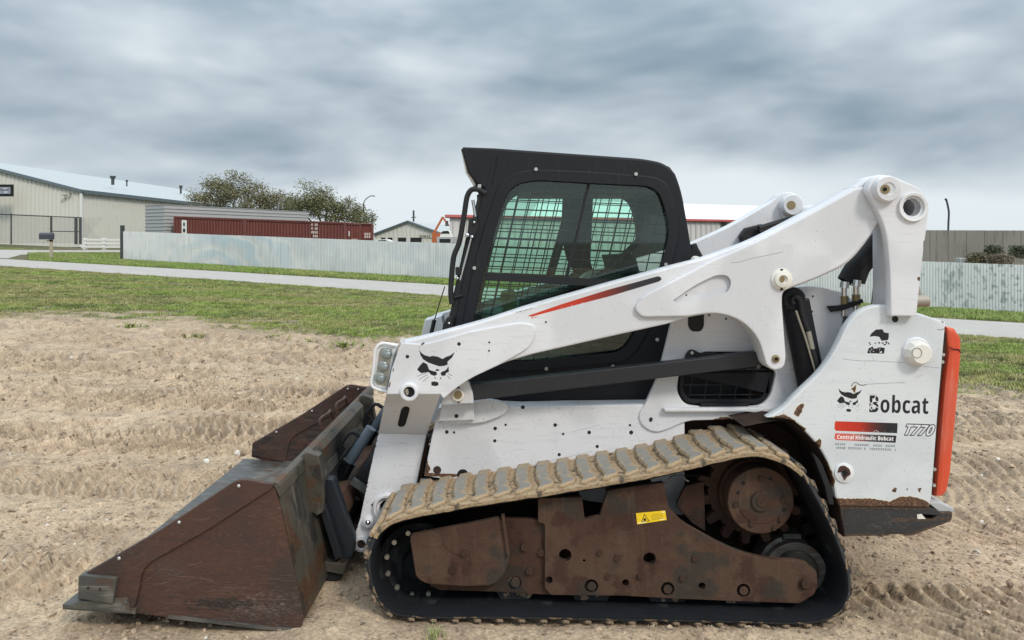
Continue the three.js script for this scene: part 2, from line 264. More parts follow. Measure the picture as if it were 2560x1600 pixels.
// thin scratches, scuffs and specks of dirt on paint, drawn one by one
function wear(c, x0, y0, x1, y1, n) {
  for (let i = 0; i < n; i++) { const x = rr(x0, x1), y = rr(y0, y1), l = rr(3, 26), a = rr(-0.5, 0.5) + (rnd() < 0.3 ? 1.4 : 0); c.globalAlpha = rr(0.15, 0.5); c.strokeStyle = rnd() < 0.6 ? '#9a9ca0' : '#8a7f72'; c.lineWidth = rr(0.4, 1.1); c.beginPath(); c.moveTo(x, y); c.quadraticCurveTo(x + Math.cos(a) * l * 0.5 + rr(-2, 2), y + Math.sin(a) * l * 0.5 + rr(-2, 2), x + Math.cos(a) * l, y + Math.sin(a) * l); c.stroke(); }
  for (let i = 0; i < n * 2; i++) { c.globalAlpha = rr(0.25, 0.8); c.fillStyle = ['#6b5f52', '#857763', '#4b443d', '#a2947e'][Math.floor(rnd() * 4)]; c.beginPath(); c.ellipse(rr(x0, x1), rr(y0, y1), rr(0.4, 1.3), rr(0.4, 1), 0, 0, 7); c.fill(); }
  c.globalAlpha = 1;
}

// ---------------------------------------------------------------- ground: sand, worn by tracks, running into grass
const roadNear = [[-400, 640], [0, 666], [560, 702], [1110, 741], [1700, 786], [2400, 839], [2560, 851], [3100, 892]].map((p) => G(...p));
const roadFar = [[-400, 624], [0, 646], [560, 678], [1110, 711], [1700, 751], [2400, 797], [2560, 806], [3100, 838]].map((p) => G(...p));
const along = (line, x) => { let i = 0; while (i < line.length - 2 && x > line[i + 1][0]) i++; const [a, b] = [line[i], line[i + 1]]; return lerp(a[1], b[1], (x - a[0]) / (b[0] - a[0])); };
const sandEdge = [[-30, 18], [-10.5, 14.6], [-6, 14.2], [-2, 12.6], [2, 11.6], [5.2, 9.6], [7, 8.7], [20, 6]];
const grassiness = (x, Z) => {                                  // 0 bare sand .. 1 turf
  const e = along(sandEdge, x) + (fbm(x * 0.7 + 40, Z * 1.1, 5, 60, 0.6) - 0.5) * 4.6;
  return smoothstep(Z, e - 1.3, e + 0.9);
};
// passes of the tracks: centre at x = 0, slope, half width, pitch, slant, depth
const passes = [[3.33, 0.0, 0.23, 0.088, 0.9, 0.016, 1.25, 99], [3.36, -0.02, 0.23, 0.088, -0.8, 0.012, -99, -1.2], [4.86, 0.0, 0.22, 0.088, -0.9, 0.014, 1.2, 99], [4.95, 0.03, 0.24, 0.088, 0.7, 0.013, -99, -1.1], [4.15, 0.05, 0.24, 0.092, 0.6, 0.009, -99, 99],
  [5.65, -0.05, 0.26, 0.1, -0.5, 0.018, -99, 99], [6.4, 0.02, 0.26, 0.11, 0.6, 0.022, -99, 99], [7.15, -0.03, 0.3, 0.13, -0.7, 0.026, -99, 99], [7.9, 0.0, 0.3, 0.12, 0.4, 0.026, -99, 99], [8.7, 0.02, 0.32, 0.2, -0.5, 0.03, -99, 99], [9.6, -0.02, 0.36, 0.24, 0.5, 0.034, -99, 99], [10.6, -0.04, 0.4, 0.28, -0.5, 0.034, -99, 99], [11.6, -0.05, 0.4, 0.3, 0.5, 0.03, -99, 99], [12.7, -0.05, 0.4, 0.3, 0.5, 0.026, -99, 99]];
const micro = (x, Z) => {
  if (Z > 19 || Z < 1.5) return 0;
  let h = (fbm(x * 1.1, Z * 1.6, 2, 70) - 0.5) * 0.06 + (fbm(x * 3.4 + 3, Z * 4.6, 3, 74) - 0.5) * 0.032;
  const rough = fbm(x * 0.9 + 9, Z * 1.2, 2, 79), close = smoothstep(-Z, -9.5, -5.5);
  h += (fbm(x * 11, Z * 13, 2, 81, 0.5) - 0.5) * 0.02 * smoothstep(rough, 0.42, 0.66) * close;
  h += Math.max(0, vnoise(x * 17, Z * 21, 84) - 0.72) * 0.05 * smoothstep(rough, 0.46, 0.62) * close;
  for (const [z0, sl, hw, pitch, slant, amp, xa, xb] of passes) {
    if (x < xa - 0.3 || x > xb + 0.3) continue;
    const d = Z - z0 - sl * x - (vnoise(x * 0.5, z0 * 7, 90) - 0.5) * 0.35;
    const q = d / hw; if (q < -1.45 || q > 1.45) continue;
    const lane = smoothstep(1.35 - Math.abs(q), 0, 0.35) * smoothstep(x, xa - 0.2, xa + 0.1) * smoothstep(-x, -xb - 0.2, -xb + 0.1);
    const worn = smoothstep(fbm(x * 1.3 + z0 * 3, Z * 1.9, 3, 95), 0.26, 0.5) * 2.1;
    const ph = x / pitch + slant * q + 0.55 * (1 - q * q) * Math.sign(slant) + (vnoise(x * 1.7, Z * 2.4, 97) - 0.5) * 0.9, f = ph - Math.floor(ph);
    const saw = lerp(0.5 - 0.5 * Math.cos(6.2832 * f), f < 0.62 ? f / 0.62 : (1 - f) / 0.38, close);
    h += amp * (Z > 8 ? 1.3 : Z > 5.2 ? 1.8 : 1.6) * lane * (worn * (saw * saw * (3 - 2 * saw) - 0.5) * (0.55 + 0.9 * vnoise(x * 3.1, Z * 3.7, 99)) - 0.35);
    const rim = Math.abs(Math.abs(q) - 1.18); if (rim < 0.25) h += amp * 0.5 * (1 - rim / 0.25) * (0.4 + vnoise(x * 7, Z * 7, 101)) * lane;
  }
  // sand pushed up beside the track, and  the bucket's heel
  const bx = Math.exp(-(((x + 0.8) / 0.16) ** 2)) * smoothstep(Z, 2.8, 3.0) * smoothstep(-Z, -5.2, -5.0); h += bx * 0.012;
  h += 0.014 * smoothstep(Z, 2.96, 3.05) * smoothstep(-Z, -3.1, -3.06) * smoothstep(x, -0.6, -0.4) * smoothstep(-x, -1.4, -1.2) * (0.5 + vnoise(x * 14, Z * 9, 103));
  const flat = smoothstep(Z, 3.06, 3.12) * smoothstep(-Z, -3.56, -3.5) * smoothstep(x, -0.6, -0.45) * smoothstep(-x, -1.35, -1.2);
  h = lerp(h, Math.min(h, -0.014), flat);
  return h * smoothstep(-Z, -18.5, -12);
};
{
  const axis = (fine, lo, hi, limLo, limHi, g1, near, g2) => {
    const up = [], dn = []; let s = fine, v = hi; while (v < limHi) { s *= Math.abs(v) < near ? g1 : g2; v += s; up.push(v); }
    s = fine; v = lo; while (v > limLo) { s *= Math.abs(v) < near ? g1 : g2; v -= s; dn.push(v); }
    const mid = []; for (let t = lo; t <= hi + 1e-9; t += fine) mid.push(t); return [...dn.reverse(), ...mid, ...up];
  };
  const xs = axis(0.016, -3.0, 3.0, -900, 900, 1.009, 11, 1.09), zs = axis(0.015, 2.5, 6.0, -40, 1200, 1.012, 17, 1.09);
  const nx = xs.length, nz = zs.length, pos = new Float32Array(nx * nz * 3), col = new Float32Array(nx * nz * 3), uv = new Float32Array(nx * nz * 2), idx = new Uint32Array((nx - 1) * (nz - 1) * 6);
  const sandA = [0.60, 0.475, 0.345], sandB = [0.53, 0.415, 0.295], damp = [0.34, 0.255, 0.18], turf = [0.105, 0.115, 0.045], turfB = [0.17, 0.15, 0.075], out = [];
  for (let j = 0, o = 0; j < nz; j++) for (let i = 0; i < nx; i++, o++) {
    const x = xs[i], Z = zs[j];
    pos[o * 3] = x; pos[o * 3 + 1] = terr(x, Z) + micro(x, Z); pos[o * 3 + 2] = -Z; uv[o * 2] = x; uv[o * 2 + 1] = Z;
    const n = fbm(x * 0.8, Z * 0.8, 4, 110), m = fbm(x * 3.1, Z * 4.2, 3, 114), k = fbm(x * 9, Z * 9, 2, 117);
    let c = mixc(sandA, sandB, step2(n, 0.35, 0.65)); c = mixc(c, damp, step2(m, 0.52, 0.68) * 0.5); c = mixc(c, damp, step2(k, 0.6, 0.78) * 0.5);
    const g = Z > 5 ? grassiness(x, Z) : 0; if (g > 0) c = mixc(c, mixc(turf, turfB, step2(fbm(x * 0.6, Z * 0.9, 3, 119), 0.4, 0.65)), g);
    col.set(c, o * 3);
  }
  for (let j = 0, o = 0; j < nz - 1; j++) for (let i = 0; i < nx - 1; i++, o += 6) { const a = j * nx + i; idx.set([a, a + 1, a + nx, a + 1, a + nx + 1, a + nx], o); }
  const g = new THREE.BufferGeometry();
  g.setAttribute('position', new THREE.BufferAttribute(pos, 3)); g.setAttribute('color', new THREE.BufferAttribute(col, 3)); g.setAttribute('uv', new THREE.BufferAttribute(uv, 2)); g.setIndex(new THREE.BufferAttribute(idx, 1)); g.computeVertexNormals();
  const grain = tex(1024, (u, v) => { const n = fbmT(u, v, 180, 180, 2, 130), m = fbmT(u, v, 22, 22, 5, 133, 0.6), d = fbmT(u, v, 60, 60, 3, 137); let k = 0.84 + 0.3 * (n - 0.5) + 0.26 * (m - 0.5); if (d > 0.66) k -= (d - 0.66) * 1.6; return [k, k * 0.985, k * 0.965]; });
  const bump = tex(1024, (u, v) => grey(0.6 * fbmT(u, v, 26, 26, 4, 140, 0.55) + 0.4 * fbmT(u, v, 90, 90, 2, 146)), false);
  solo('ground', g, std({ vertexColors: true, map: per(grain, 1.7), bumpMap: per(bump, 1.3), bumpScale: 0.009, roughness: 1 }), { label: 'bare sandy ground with tread prints, running into rough turf', category: 'ground', kind: 'structure' });
}
// strips of road laid over the ground
function drape(a, b, lift, n = 90, m = 6, wob = 0.12) {
  const p = [], uv = [], idx = [];
  const at = (line, t) => { const k = t * (line.length - 1), i = Math.min(Math.floor(k), line.length - 2), f = k - i; return [lerp(line[i][0], line[i + 1][0], f), lerp(line[i][1], line[i + 1][1], f)]; };
  for (let i = 0; i <= n; i++) for (let j = 0; j <= m; j++) {
    const A = at(a, i / n), B = at(b, i / n), s = j / m; let x = lerp(A[0], B[0], s), Z = lerp(A[1], B[1], s);
    if (j === 0 || j === m) { Z += (fbm(x * 0.9, Z * 0.3, 3, 150 + j) - 0.5) * wob * 4; }
    p.push(x, terr(x, Z) + lift + (j === 0 || j === m ? -0.05 : 0), -Z); uv.push(x, Z);
    if (i < n && j < m) { const o = i * (m + 1) + j; idx.push(o, o + m + 1, o + 1, o + 1, o + m + 1, o + m + 2); }
  }
  const g = new THREE.BufferGeometry(); g.setAttribute('position', new THREE.Float32BufferAttribute(p, 3)); g.setAttribute('uv', new THREE.Float32BufferAttribute(uv, 2)); g.setIndex(idx); g.computeVertexNormals(); return g;
}
solo('road', drape(roadNear, roadFar, 0.035), M.road, { label: 'pale grey asphalt road running along the metal fence', category: 'road', kind: 'structure' });
solo('driveway', drape([[-420, 625.5], [20, 646.5], [52, 637], [150, 631], [330, 629.5]].map((p) => G(...p)), [[-420, 616], [0, 623.5], [100, 625], [200, 625.5], [330, 625.5]].map((p) => G(...p)), 0.045, 40, 4, 0.05), M.road, { label: 'grey driveway turning off the road towards the beige building', category: 'driveway', kind: 'structure' });

// ---------------------------------------------------------------- turf of small blades, clumps at its edge
{
  const blade = (n, sp) => { const p = [], c = []; for (let i = 0; i < n; i++) {
    const a = rr(0, 6.28), r = rr(0, sp), bx = Math.cos(a) * r, bz = Math.sin(a) * r, h = rr(0.55, 1), w = rr(0.028, 0.05), t = rr(0, 6.28), lx = Math.cos(t) * rr(0.15, 0.6), lz = Math.sin(t) * rr(0.15, 0.6), wx = Math.cos(t + 1.57) * w, wz = Math.sin(t + 1.57) * w;
    const mx = bx + lx * 0.35, mz = bz + lz * 0.35;
    p.push(bx - wx, 0, bz - wz, bx + wx, 0, bz + wz, mx + wx * 0.8, h * 0.6, mz + wz * 0.8, bx - wx, 0, bz - wz, mx + wx * 0.8, h * 0.6, mz + wz * 0.8, mx - wx * 0.8, h * 0.6, mz - wz * 0.8, mx - wx * 0.8, h * 0.6, mz - wz * 0.8, mx + wx * 0.8, h * 0.6, mz + wz * 0.8, bx + lx, h, bz + lz);
  } const g = new THREE.BufferGeometry(); g.setAttribute('position', new THREE.Float32BufferAttribute(p, 3)); g.computeVertexNormals(); return g; };
  const mat = std({ color: 0xffffff, roughness: 0.8, side: THREE.DoubleSide });
  const fill = (name, geo, list, data) => {
    const im = new THREE.InstancedMesh(geo, mat, list.length), m = new THREE.Matrix4(), q = new THREE.Quaternion(), s = new THREE.Vector3(), c = new THREE.Color();
    list.forEach(([x, Z, sc, hh, col], i) => { q.setFromAxisAngle(UP, rr(0, 6.28)); s.set(sc, hh, sc); m.compose(new THREE.Vector3(x, terr(x, Z) + (Z < 19 ? micro(x, Z) : 0) - 0.006, -Z), q, s); im.setMatrixAt(i, m); im.setColorAt(i, c.setRGB(...col)); });
    im.name = numbered(name); im.userData = data; im.castShadow = im.receiveShadow = true; scene.add(im);
  };
  const green = (x, Z) => { const n = fbm(x * 0.45, Z * 0.7, 3, 160), k = fbm(x * 1.9, Z * 2.4, 3, 165), r = rnd();
    let c = mixc([0.18, 0.26, 0.05], [0.30, 0.37, 0.085], r); c = mixc(c, [0.38, 0.31, 0.155], step2(n, 0.42, 0.6) * 0.8 * (0.4 + 0.6 * rnd())); c = mixc(c, [0.1, 0.14, 0.04], step2(k, 0.52, 0.72) * 0.7); if (r > 0.88) c = [0.42, 0.36, 0.19]; return c; };
  const turf = [];
  for (let i = 0; i < 260000 && turf.length < 120000; i++) {
    const Z = 7.5 * Math.pow(4.6, rnd()), u = rr(-0.74, 0.74), x = u * Z, zr = along(roadNear, x); if (Z > zr + 0.15 || Z < 7) continue;
    const g = grassiness(x, Z), clump = fbm(x * 2.6, Z * 2.6, 3, 170); if (g < 0.02) continue;
    const dens = g * g * (0.3 + 1.1 * smoothstep(clump, 0.32, 0.6)); if (rnd() > dens) continue;
    const h = (0.035 + 0.075 * clump * rnd()) * (0.6 + 0.5 * g); turf.push([x, Z, rr(0.05, 0.085) * (1 + Z / 40), h, green(x, Z)]);
  }
  fill('turf', blade(7, 0.75), turf, { label: 'rough green and straw-coloured turf between the sand and the road', category: 'grass', kind: 'stuff' });
  const verge = [];
  const fz = (x) => 47 - (x + 24.7) * 0.4396;
  for (let i = 0; i < 60000; i++) { const x = rr(-46, 24), zf = along(roadFar, x), top = x < -24.6 ? 64 : fz(x) - 0.1, Z = rr(zf - 0.2, top); if (Z < 16 || Math.abs(x / Z) > 0.74) continue; if (x < -24.6) { const py = CY + (EYE - terr(x, Z)) / Z * F, px = CX + x / Z * F; if (py > 624.5 && py < 632 || (px < 70 && py > 624)) continue; } const c = green(x, Z); verge.push([x, Z, rr(0.1, 0.2), rr(0.06, 0.16), [c[0] * 0.85, c[1], c[2] * 0.8]]); }
  fill('verge', blade(7, 0.75), verge, { label: 'green grass verge between the road and the metal fence', category: 'grass', kind: 'stuff' });
  // separate weeds out on the sand
  const weed = std({ color: 0x6f7a3c, roughness: 0.8, side: THREE.DoubleSide }), geos = [0, 1, 2].map(() => { const g = blade(46, 0.9); return g; });
  const spots = [[1085, 1588, 0.055, 0.06, 'small green weed in the sand in front of the track', 1], [1048, 853, 0.3, 0.12, 'low spreading weed on the sand nearest the white light housing'], [775, 852, 0.3, 0.11, 'low green weed on the sand in front of the turf, left of the larger weeds'], [860, 868, 0.36, 0.12, 'wide green weed on the sand, rightmost of the pair in front of the turf'],
    [690, 842, 0.28, 0.1, 'small weed beside the edge of the turf left of the bucket side weeds'], [490, 840, 0.26, 0.1, 'weed at the sand edge below the painted part of the fence'], [330, 818, 0.3, 0.1, 'weed on the left side of the sand near the turf edge']];
  spots.forEach(([px, py, w, h, label], i) => { const [x, Z] = G(px, py); const b = new THREE.Vector3(x, terr(x, Z) + micro(x, Z) - 0.004, -Z), o = thing('weed', label, 'weed', b), m = part(o, 'foliage', boxUV(geos[i % 3].clone().scale(w, h, w)).translate(b.x, b.y, b.z), i ? weed : std({ color: 0x93a064, roughness: 0.8, side: THREE.DoubleSide })); m.userData.kind = 'stuff'; });
  // clods and crumbs of sand
  const rock = new THREE.IcosahedronGeometry(1, 1); { const p = rock.attributes.position; for (let i = 0; i < p.count; i++) { const v = new THREE.Vector3().fromBufferAttribute(p, i), k = 0.7 + 0.6 * hash(Math.round(v.x * 50), Math.round(v.y * 50), Math.round(v.z * 50)); p.setXYZ(i, v.x * k, v.y * k * 0.7, v.z * k); } rock.computeVertexNormals(); }
  const n = 16000, im = new THREE.InstancedMesh(rock, std({ roughness: 1 }), n), m = new THREE.Matrix4(), c = new THREE.Color(); let k = 0;
  while (k < n) { const Z = 2.6 * Math.pow(4.6, rnd()), x = rr(-0.76, 0.76) * Z; if (rnd() > smoothstep(fbm(x * 1.2, Z * 1.5, 3, 180) + 0.25 * Math.exp(-(((x - 1.6) / 0.3) ** 2 + ((Z - 3.5) / 0.35) ** 2)), 0.4, 0.64)) { if (rnd() > 0.15) continue; } const s = 0.0022 + 0.011 * Math.pow(rnd(), 5) * (Z > 5 ? 1.6 : 1) + (Z > 7 ? 0.003 : 0);
    m.compose(new THREE.Vector3(x, terr(x, Z) + micro(x, Z) + s * 0.2, -Z), new THREE.Quaternion().setFromEuler(new THREE.Euler(rr(0, 6), rr(0, 6), rr(0, 6))), new THREE.Vector3(s * rr(0.8, 1.6), s, s * rr(0.8, 1.5))); im.setMatrixAt(k, m);
    const r = rnd(); c.setRGB(...(r > 0.97 ? [0.6, 0.58, 0.53] : mixc([0.5, 0.385, 0.275], [0.2, 0.15, 0.11], r))); im.setColorAt(k++, c); }
  im.name = 'sand_crumbs'; im.userData = { label: 'loose crumbs and clods of sand scattered over the ground', category: 'sand clods', kind: 'stuff' }; im.castShadow = im.receiveShadow = true; scene.add(im);
}

// ---------------------------------------------------------------- the corrugated fence
const gp = (x, Z, h = 0) => new THREE.Vector3(x, terr(x, Z) + h, -Z);
{
  const A = new THREE.Vector3(-24.7, 0.52, -47), B = new THREE.Vector3(19.2, -1.053, -27.75), dir = B.clone().sub(A), L = Math.hypot(dir.x, dir.z), dv = dir.clone().divideScalar(L), nrm = new THREE.Vector3(-dv.z, 0, dv.x).normalize(), N = 26, total = 62, Hf = 1.83;
  const W = 2048, Hh = 96, cv = document.createElement('canvas'); cv.width = W; cv.height = Hh; const c = cv.getContext('2d'), im = c.createImageData(W, Hh);
  for (let j = 0, o = 0; j < Hh; j++) for (let i = 0; i < W; i++, o += 4) {
    const s = i / W * total, y = (1 - j / Hh) * Hf, n = fbm(s * 0.5, y * 0.8, 4, 200), v = fbm(s * 9, y * 0.9, 3, 207), k = vnoise(s * 11, y * 9, 209);
    let q = mixc(hx(0xdcdedd), hx(0xd0d3d3), step2(n, 0.4, 0.65)); q = mixc(q, hx(0xb4babb), step2(v, 0.55, 0.8) * 0.5);
    const mural = Math.exp(-(((s - 9.5) / 5.2) ** 2)), r = Math.hypot((s - 7.6) / 2.2, y - 0.2), ring = fbm(s * 0.7 + r, y * 1.5, 2, 215) * 0.8 + r;
    if (mural > 0.05) { const f = ring * 1.15 - Math.floor(ring * 1.15); q = mixc(q, f < 0.45 ? hx(0x86adc2) : f < 0.7 ? hx(0xb9a896) : hx(0xa9b3ba), mural * 0.3 * step2(Math.abs(f - 0.5), 0, 0.3)); }
    const rt = smoothstep(s, 40, 48); q = mixc(q, hx(0xd2d8d6), rt * 0.6); if (rt) q = mixc(q, hx(0x6e7d79), rt * step2(k * 0.6 + v * 0.55, 0.6, 0.86) * 0.55);
    const scr = Math.exp(-(((s - 22) / 4) ** 2)) * step2(fbm(s * 1.6, y * 1.6 + s * 0.6, 3, 220), 0.54, 0.6); q = mixc(q, hx(0xc9cfd2), scr * 0.7);
    for (let t = 0; t < 3; t++) im.data[o + t] = q[t] * 255; im.data[o + 3] = 255;
  }
  c.putImageData(im, 0, 0); const t = new THREE.CanvasTexture(cv); t.colorSpace = THREE.SRGBColorSpace;
  const mat = std({ map: t, roughness: 0.55, metalness: 0.1, side: THREE.DoubleSide }), fence = thing('metal_fence', 'long pale corrugated metal fence with faded blue mural along the road', 'fence', A);
  for (let i = 0; i < N; i++) {
    const p = [], uv = [], s0 = i * total / N, s1 = (i + 1) * total / N, ribs = 24, prof = [[0, 0], [0.35, 0], [0.5, 1], [0.85, 1]], dh = rr(-0.015, 0.015); let prev = null;
    for (let r = 0; r <= ribs; r++) for (const [f, d] of prof) {
      if (r === ribs && f > 0) continue; const s = lerp(s0, s1, (r + f) / ribs) + (r === ribs ? 0.02 : 0), q = A.clone().addScaledVector(dv, s).addScaledVector(nrm, d * 0.02 + (i % 2) * 0.004), a = [q, s / total];
      if (prev) { const [u, us] = prev; for (const [v, us2, h] of [[u, us, 0], [q, s / total, 0], [q, s / total, 1], [u, us, 0], [q, s / total, 1], [u, us, 1]]) { p.push(v.x, v.y + (h ? Hf + dh : -0.05), v.z); uv.push(us2, h); } }
      prev = a;
    }
    const g = new THREE.BufferGeometry(); g.setAttribute('position', new THREE.Float32BufferAttribute(p, 3)); g.setAttribute('uv', new THREE.Float32BufferAttribute(uv, 2)); g.computeVertexNormals();
    part(fence, 'fence_sheet', g, mat);
  }
  for (let i = 0; i <= 24; i++) { const q = A.clone().addScaledVector(dv, i * total / 24).addScaledVector(nrm, -0.06); part(fence, 'post', rod(q.clone().add(new THREE.Vector3(0, -0.1, 0)), q.clone().add(new THREE.Vector3(0, i ? 1.8 : 2.2, 0)), 0.045), M.galv); }
  for (const h of [0.4, 1.6]) part(fence, 'rail', beam(A.clone().addScaledVector(nrm, -0.03).add(new THREE.Vector3(0, h, 0)), A.clone().addScaledVector(dv, total).addScaledVector(nrm, -0.03).add(new THREE.Vector3(0, h, 0)), 0.05, 0.04), M.galv);
  const e = A.clone().addScaledVector(dv, -0.12); part(fence, 'post', beam(e.clone().add(new THREE.Vector3(0, -0.1, 0)), e.clone().add(new THREE.Vector3(0, 2.2, 0)), 0.16, 0.1), M.galv, 'tall dark end post');
}
// ---------------------------------------------------------------- a shed of ribbed sheet metal; corner, direction of gable wall (away from the corner), of side wall
function shed(name, label, corner, gd, sd, gw, sl, eave, rise, base, mats, opt = {}) {
  const o = thing(name, label, 'building', new THREE.Vector3(corner.x, base, corner.z)), P = (g, s, y) => new THREE.Vector3(corner.x + gd[0] * g + sd[0] * s, y, corner.z + gd[1] * g + sd[1] * s);
  const ridge = eave + rise, gable = [P(0, 0, base), P(gw, 0, base), P(gw, 0, eave), P(gw / 2, 0, ridge), P(0, 0, eave)];
  const tri = (pts) => { const p = []; for (let i = 1; i < pts.length - 1; i++) p.push(...pts[0].toArray(), ...pts[i].toArray(), ...pts[i + 1].toArray()); const g = new THREE.BufferGeometry(); g.setAttribute('position', new THREE.Float32BufferAttribute(p, 3)); g.computeVertexNormals(); return boxUV(g); };
  const gw_ = part(o, 'gable_wall', tri(gable), mats.wall), sw = part(o, 'side_wall', quads([[P(0, 0, base), P(0, sl, base), P(0, sl, eave), P(0, 0, eave)]]), mats.wall);
  part(o, 'back_wall', [tri(gable.map((q) => q.clone().add(new THREE.Vector3(sd[0] * sl, 0, sd[1] * sl)))), quads([[P(gw, 0, base), P(gw, sl, base), P(gw, sl, eave), P(gw, 0, eave)]])], mats.wall);
  const rib = []; const off = 0.03; for (let g = 0.3; g < gw; g += opt.rib || 0.45) { const top = eave + rise * (1 - Math.abs(g - gw / 2) / (gw / 2)); rib.push(beam(P(g, -off, base), P(g, -off, top - 0.1), 0.1, 0.1)); }
  const ms = part(gw_, 'wall_rib', rib, mats.rib); ms.userData.kind = 'stuff';
  const rib2 = []; for (let s = 0.3; s < sl; s += opt.rib || 0.45) rib2.push(beam(P(-off, s, base), P(-off, s, eave - 0.1), 0.1, 0.1)); const m2 = part(sw, 'wall_rib', rib2, mats.rib); m2.userData.kind = 'stuff';
  const R = 0.25; const roof = part(o, 'roof', [quads([[P(-R, -R, eave - 0.02), P(-R, sl + R, eave - 0.02), P(gw / 2, sl + R, ridge + 0.12), P(gw / 2, -R, ridge + 0.12)], [P(gw + R, -R, eave), P(gw + R, sl + R, eave), P(gw / 2, sl + R, ridge + 0.12), P(gw / 2, -R, ridge + 0.12)]])], mats.roof);
  part(roof, 'eave_trim', [beam(P(-R, -R, eave), P(-R, sl + R, eave), 0.16, opt.trim || 0.3)], mats.trim); part(roof, 'gable_trim', [beam(P(-R, -R, eave), P(gw / 2, -R, ridge + 0.1), opt.trim || 0.3, 0.16), beam(P(gw + R, -R, eave), P(gw / 2, -R, ridge + 0.1), opt.trim || 0.3, 0.16)], mats.trim);
  return [o, P, roof, gw_];
}
{
  const c = new THREE.Vector3(-43.7, 0, -75), [o, P, roof, wall] = shed('metal_building', 'large beige ribbed metal building with a low gable at the left', c, [-0.998, -0.06], [0.06, -0.998], 30, 46, 6.86, 3.73, 1.2, { wall: M.beige, rib: M.beigeRib, roof: M.roof, trim: M.trim });
  part(o, 'downspout', [beam(P(-0.1, -0.1, 1.2), P(-0.1, -0.1, 6.7), 0.2, 0.2)], M.pvc); part(o, 'gutter', [beam(P(-0.3, 0, 6.72), P(-0.3, 46, 6.72), 0.16, 0.2)], M.trim);
  const lamp = part(o, 'wall_lamp', blk(154, 486, 164, 489, 74.5, 74.9), M.zinc); part(lamp, 'bracket', blk(172, 482, 175, 487, 74.6, 74.9), M.zinc);
  const cv = document.createElement('canvas'); cv.width = 256; cv.height = 96; const k = cv.getContext('2d'); k.fillStyle = '#0d1012'; k.fillRect(0, 0, 256, 96); k.fillStyle = '#9ea2ac'; k.fillRect(0, 22, 242, 52); k.fillStyle = '#50545f'; k.fillRect(0, 40, 236, 10); for (let x = 6; x < 230; x += 22) { k.fillStyle = x % 3 ? '#6d717c' : '#c4c8d4'; k.fillRect(x, 28 + (x % 5), 15, 7); k.fillRect(x + 5, 56, 14, 9); }
  const st = new THREE.CanvasTexture(cv); st.colorSpace = THREE.SRGBColorSpace; const sg = blk(-80, 461, 32, 491, 73.5, 73.65), p = sg.attributes.position, uv = sg.attributes.uv, x0 = X(-80, 73.5), x1 = X(32, 73.5), y0 = Y(491, 73.5), y1 = Y(461, 73.5); for (let i = 0; i < p.count; i++) uv.setXY(i, (p.getX(i) - x0) / (x1 - x0), (p.getY(i) - y0) / (y1 - y0));
  part(o, 'wall_sign', sg, std({ map: st, roughness: 0.6 }), 'black sign with pale worn lettering');
  for (const [px, py, h, r, Z] of [[282, 462, 22, 0.18, 88], [317, 466, 16, 0.08, 92], [452, 484, 20, 0.14, 110]]) { const v = part(roof, 'roof_vent', rod(V(px, py, Z), V(px, py - h * 0.7, Z), r, 10), M.galv); part(v, 'vent_cap', rod(V(px, py - h * 0.7, Z), V(px, py - h, Z), r * 1.5, 10, r * 1.9), M.galv); }
}
{ // chain-link fence with a gate
  const Z0 = 66, b = G(100, 612), base = V(100, 608, Z0), o = thing('chain_link_fence', 'dark chain-link fence and gate in front of the beige building', 'fence', base);
  const post = (px, py, r = 0.06, y1 = 609) => part(o, 'post', rod(V(px, y1 + 2, Z0), V(px, py, Z0), r), M.galv);
  post(-120, 530); post(-46, 531); post(28, 534); post(128, 540, 0.09); post(190, 543, 0.13); post(201, 543, 0.11);
  part(o, 'top_rail', [rod(V(-130, 530, Z0), V(128, 541, Z0), 0.05), rod(V(128, 541, Z0), V(201, 544, Z0), 0.04)], M.galv); part(o, 'middle_rail', rod(V(128, 578, Z0), V(201, 579, Z0), 0.04), M.galv);
  const w = []; for (let k = 0; k < 84; k++) { const a = -130 + k * 4; w.push(rod(V(a, 608, Z0), V(a + 55, 536 + (a + 55) * 0.03, Z0), 0.007, 3), rod(V(a + 55, 608, Z0), V(a, 536 + a * 0.03, Z0), 0.007, 3)); }
  const ms = part(o, 'wire_mesh', w, M.galv); ms.userData.kind = 'stuff';
}
{ // mailbox
  const [x, Z] = G(124, 645), b = gp(x, Z), o = thing('mailbox', 'dark rounded mailbox on a pale wooden post beside the road', 'mailbox', b), s = Z / F, yb = Y(598, Z);
  part(o, 'post', [beam(b.clone().add(new THREE.Vector3(0.1, -0.1, 0)), new THREE.Vector3(x + 0.1, yb - 0.02, -Z), 0.14, 0.14), box(x + 0.02, yb - 0.1, -Z, 0.3, 0.1, 0.14)], M.wood);
  const sh = new THREE.Shape(); sh.moveTo(-0.15, 0); sh.lineTo(0.15, 0); sh.lineTo(0.15, 0.24); sh.absarc(0, 0.24, 0.15, 0, Math.PI); sh.closePath(); const g = new THREE.ExtrudeGeometry(sh, { depth: 0.72, bevelEnabled: true, bevelSize: 0.015, bevelThickness: 0.015, bevelSegments: 2 }); g.rotateY(Math.PI / 2 + 0.25); g.translate(x - 0.52, yb, -Z + 0.1);
  part(o, 'box', boxUV(g), std({ color: 0x3c4048, roughness: 0.5 }));
}
{ // white rail fence
  const Z0 = 58, o = thing('rail_fence', 'low white three-rail fence left of the metal fence', 'fence', V(255, 620, Z0)); for (const px of [213, 261, 309]) part(o, 'post', beam(V(px, 624, Z0), V(px, 595, Z0), 0.24, 0.24), M.pvc);
  part(o, 'brace', beam(V(206, 620, Z0), V(213, 600, Z0), 0.16, 0.1), M.pvc); for (const y of [599, 608, 617]) part(o, 'rail', beam(V(210, y, Z0 - 0.14), V(312, y + 0.6, Z0 - 0.14), 0.14, 0.06), M.pvc);
}
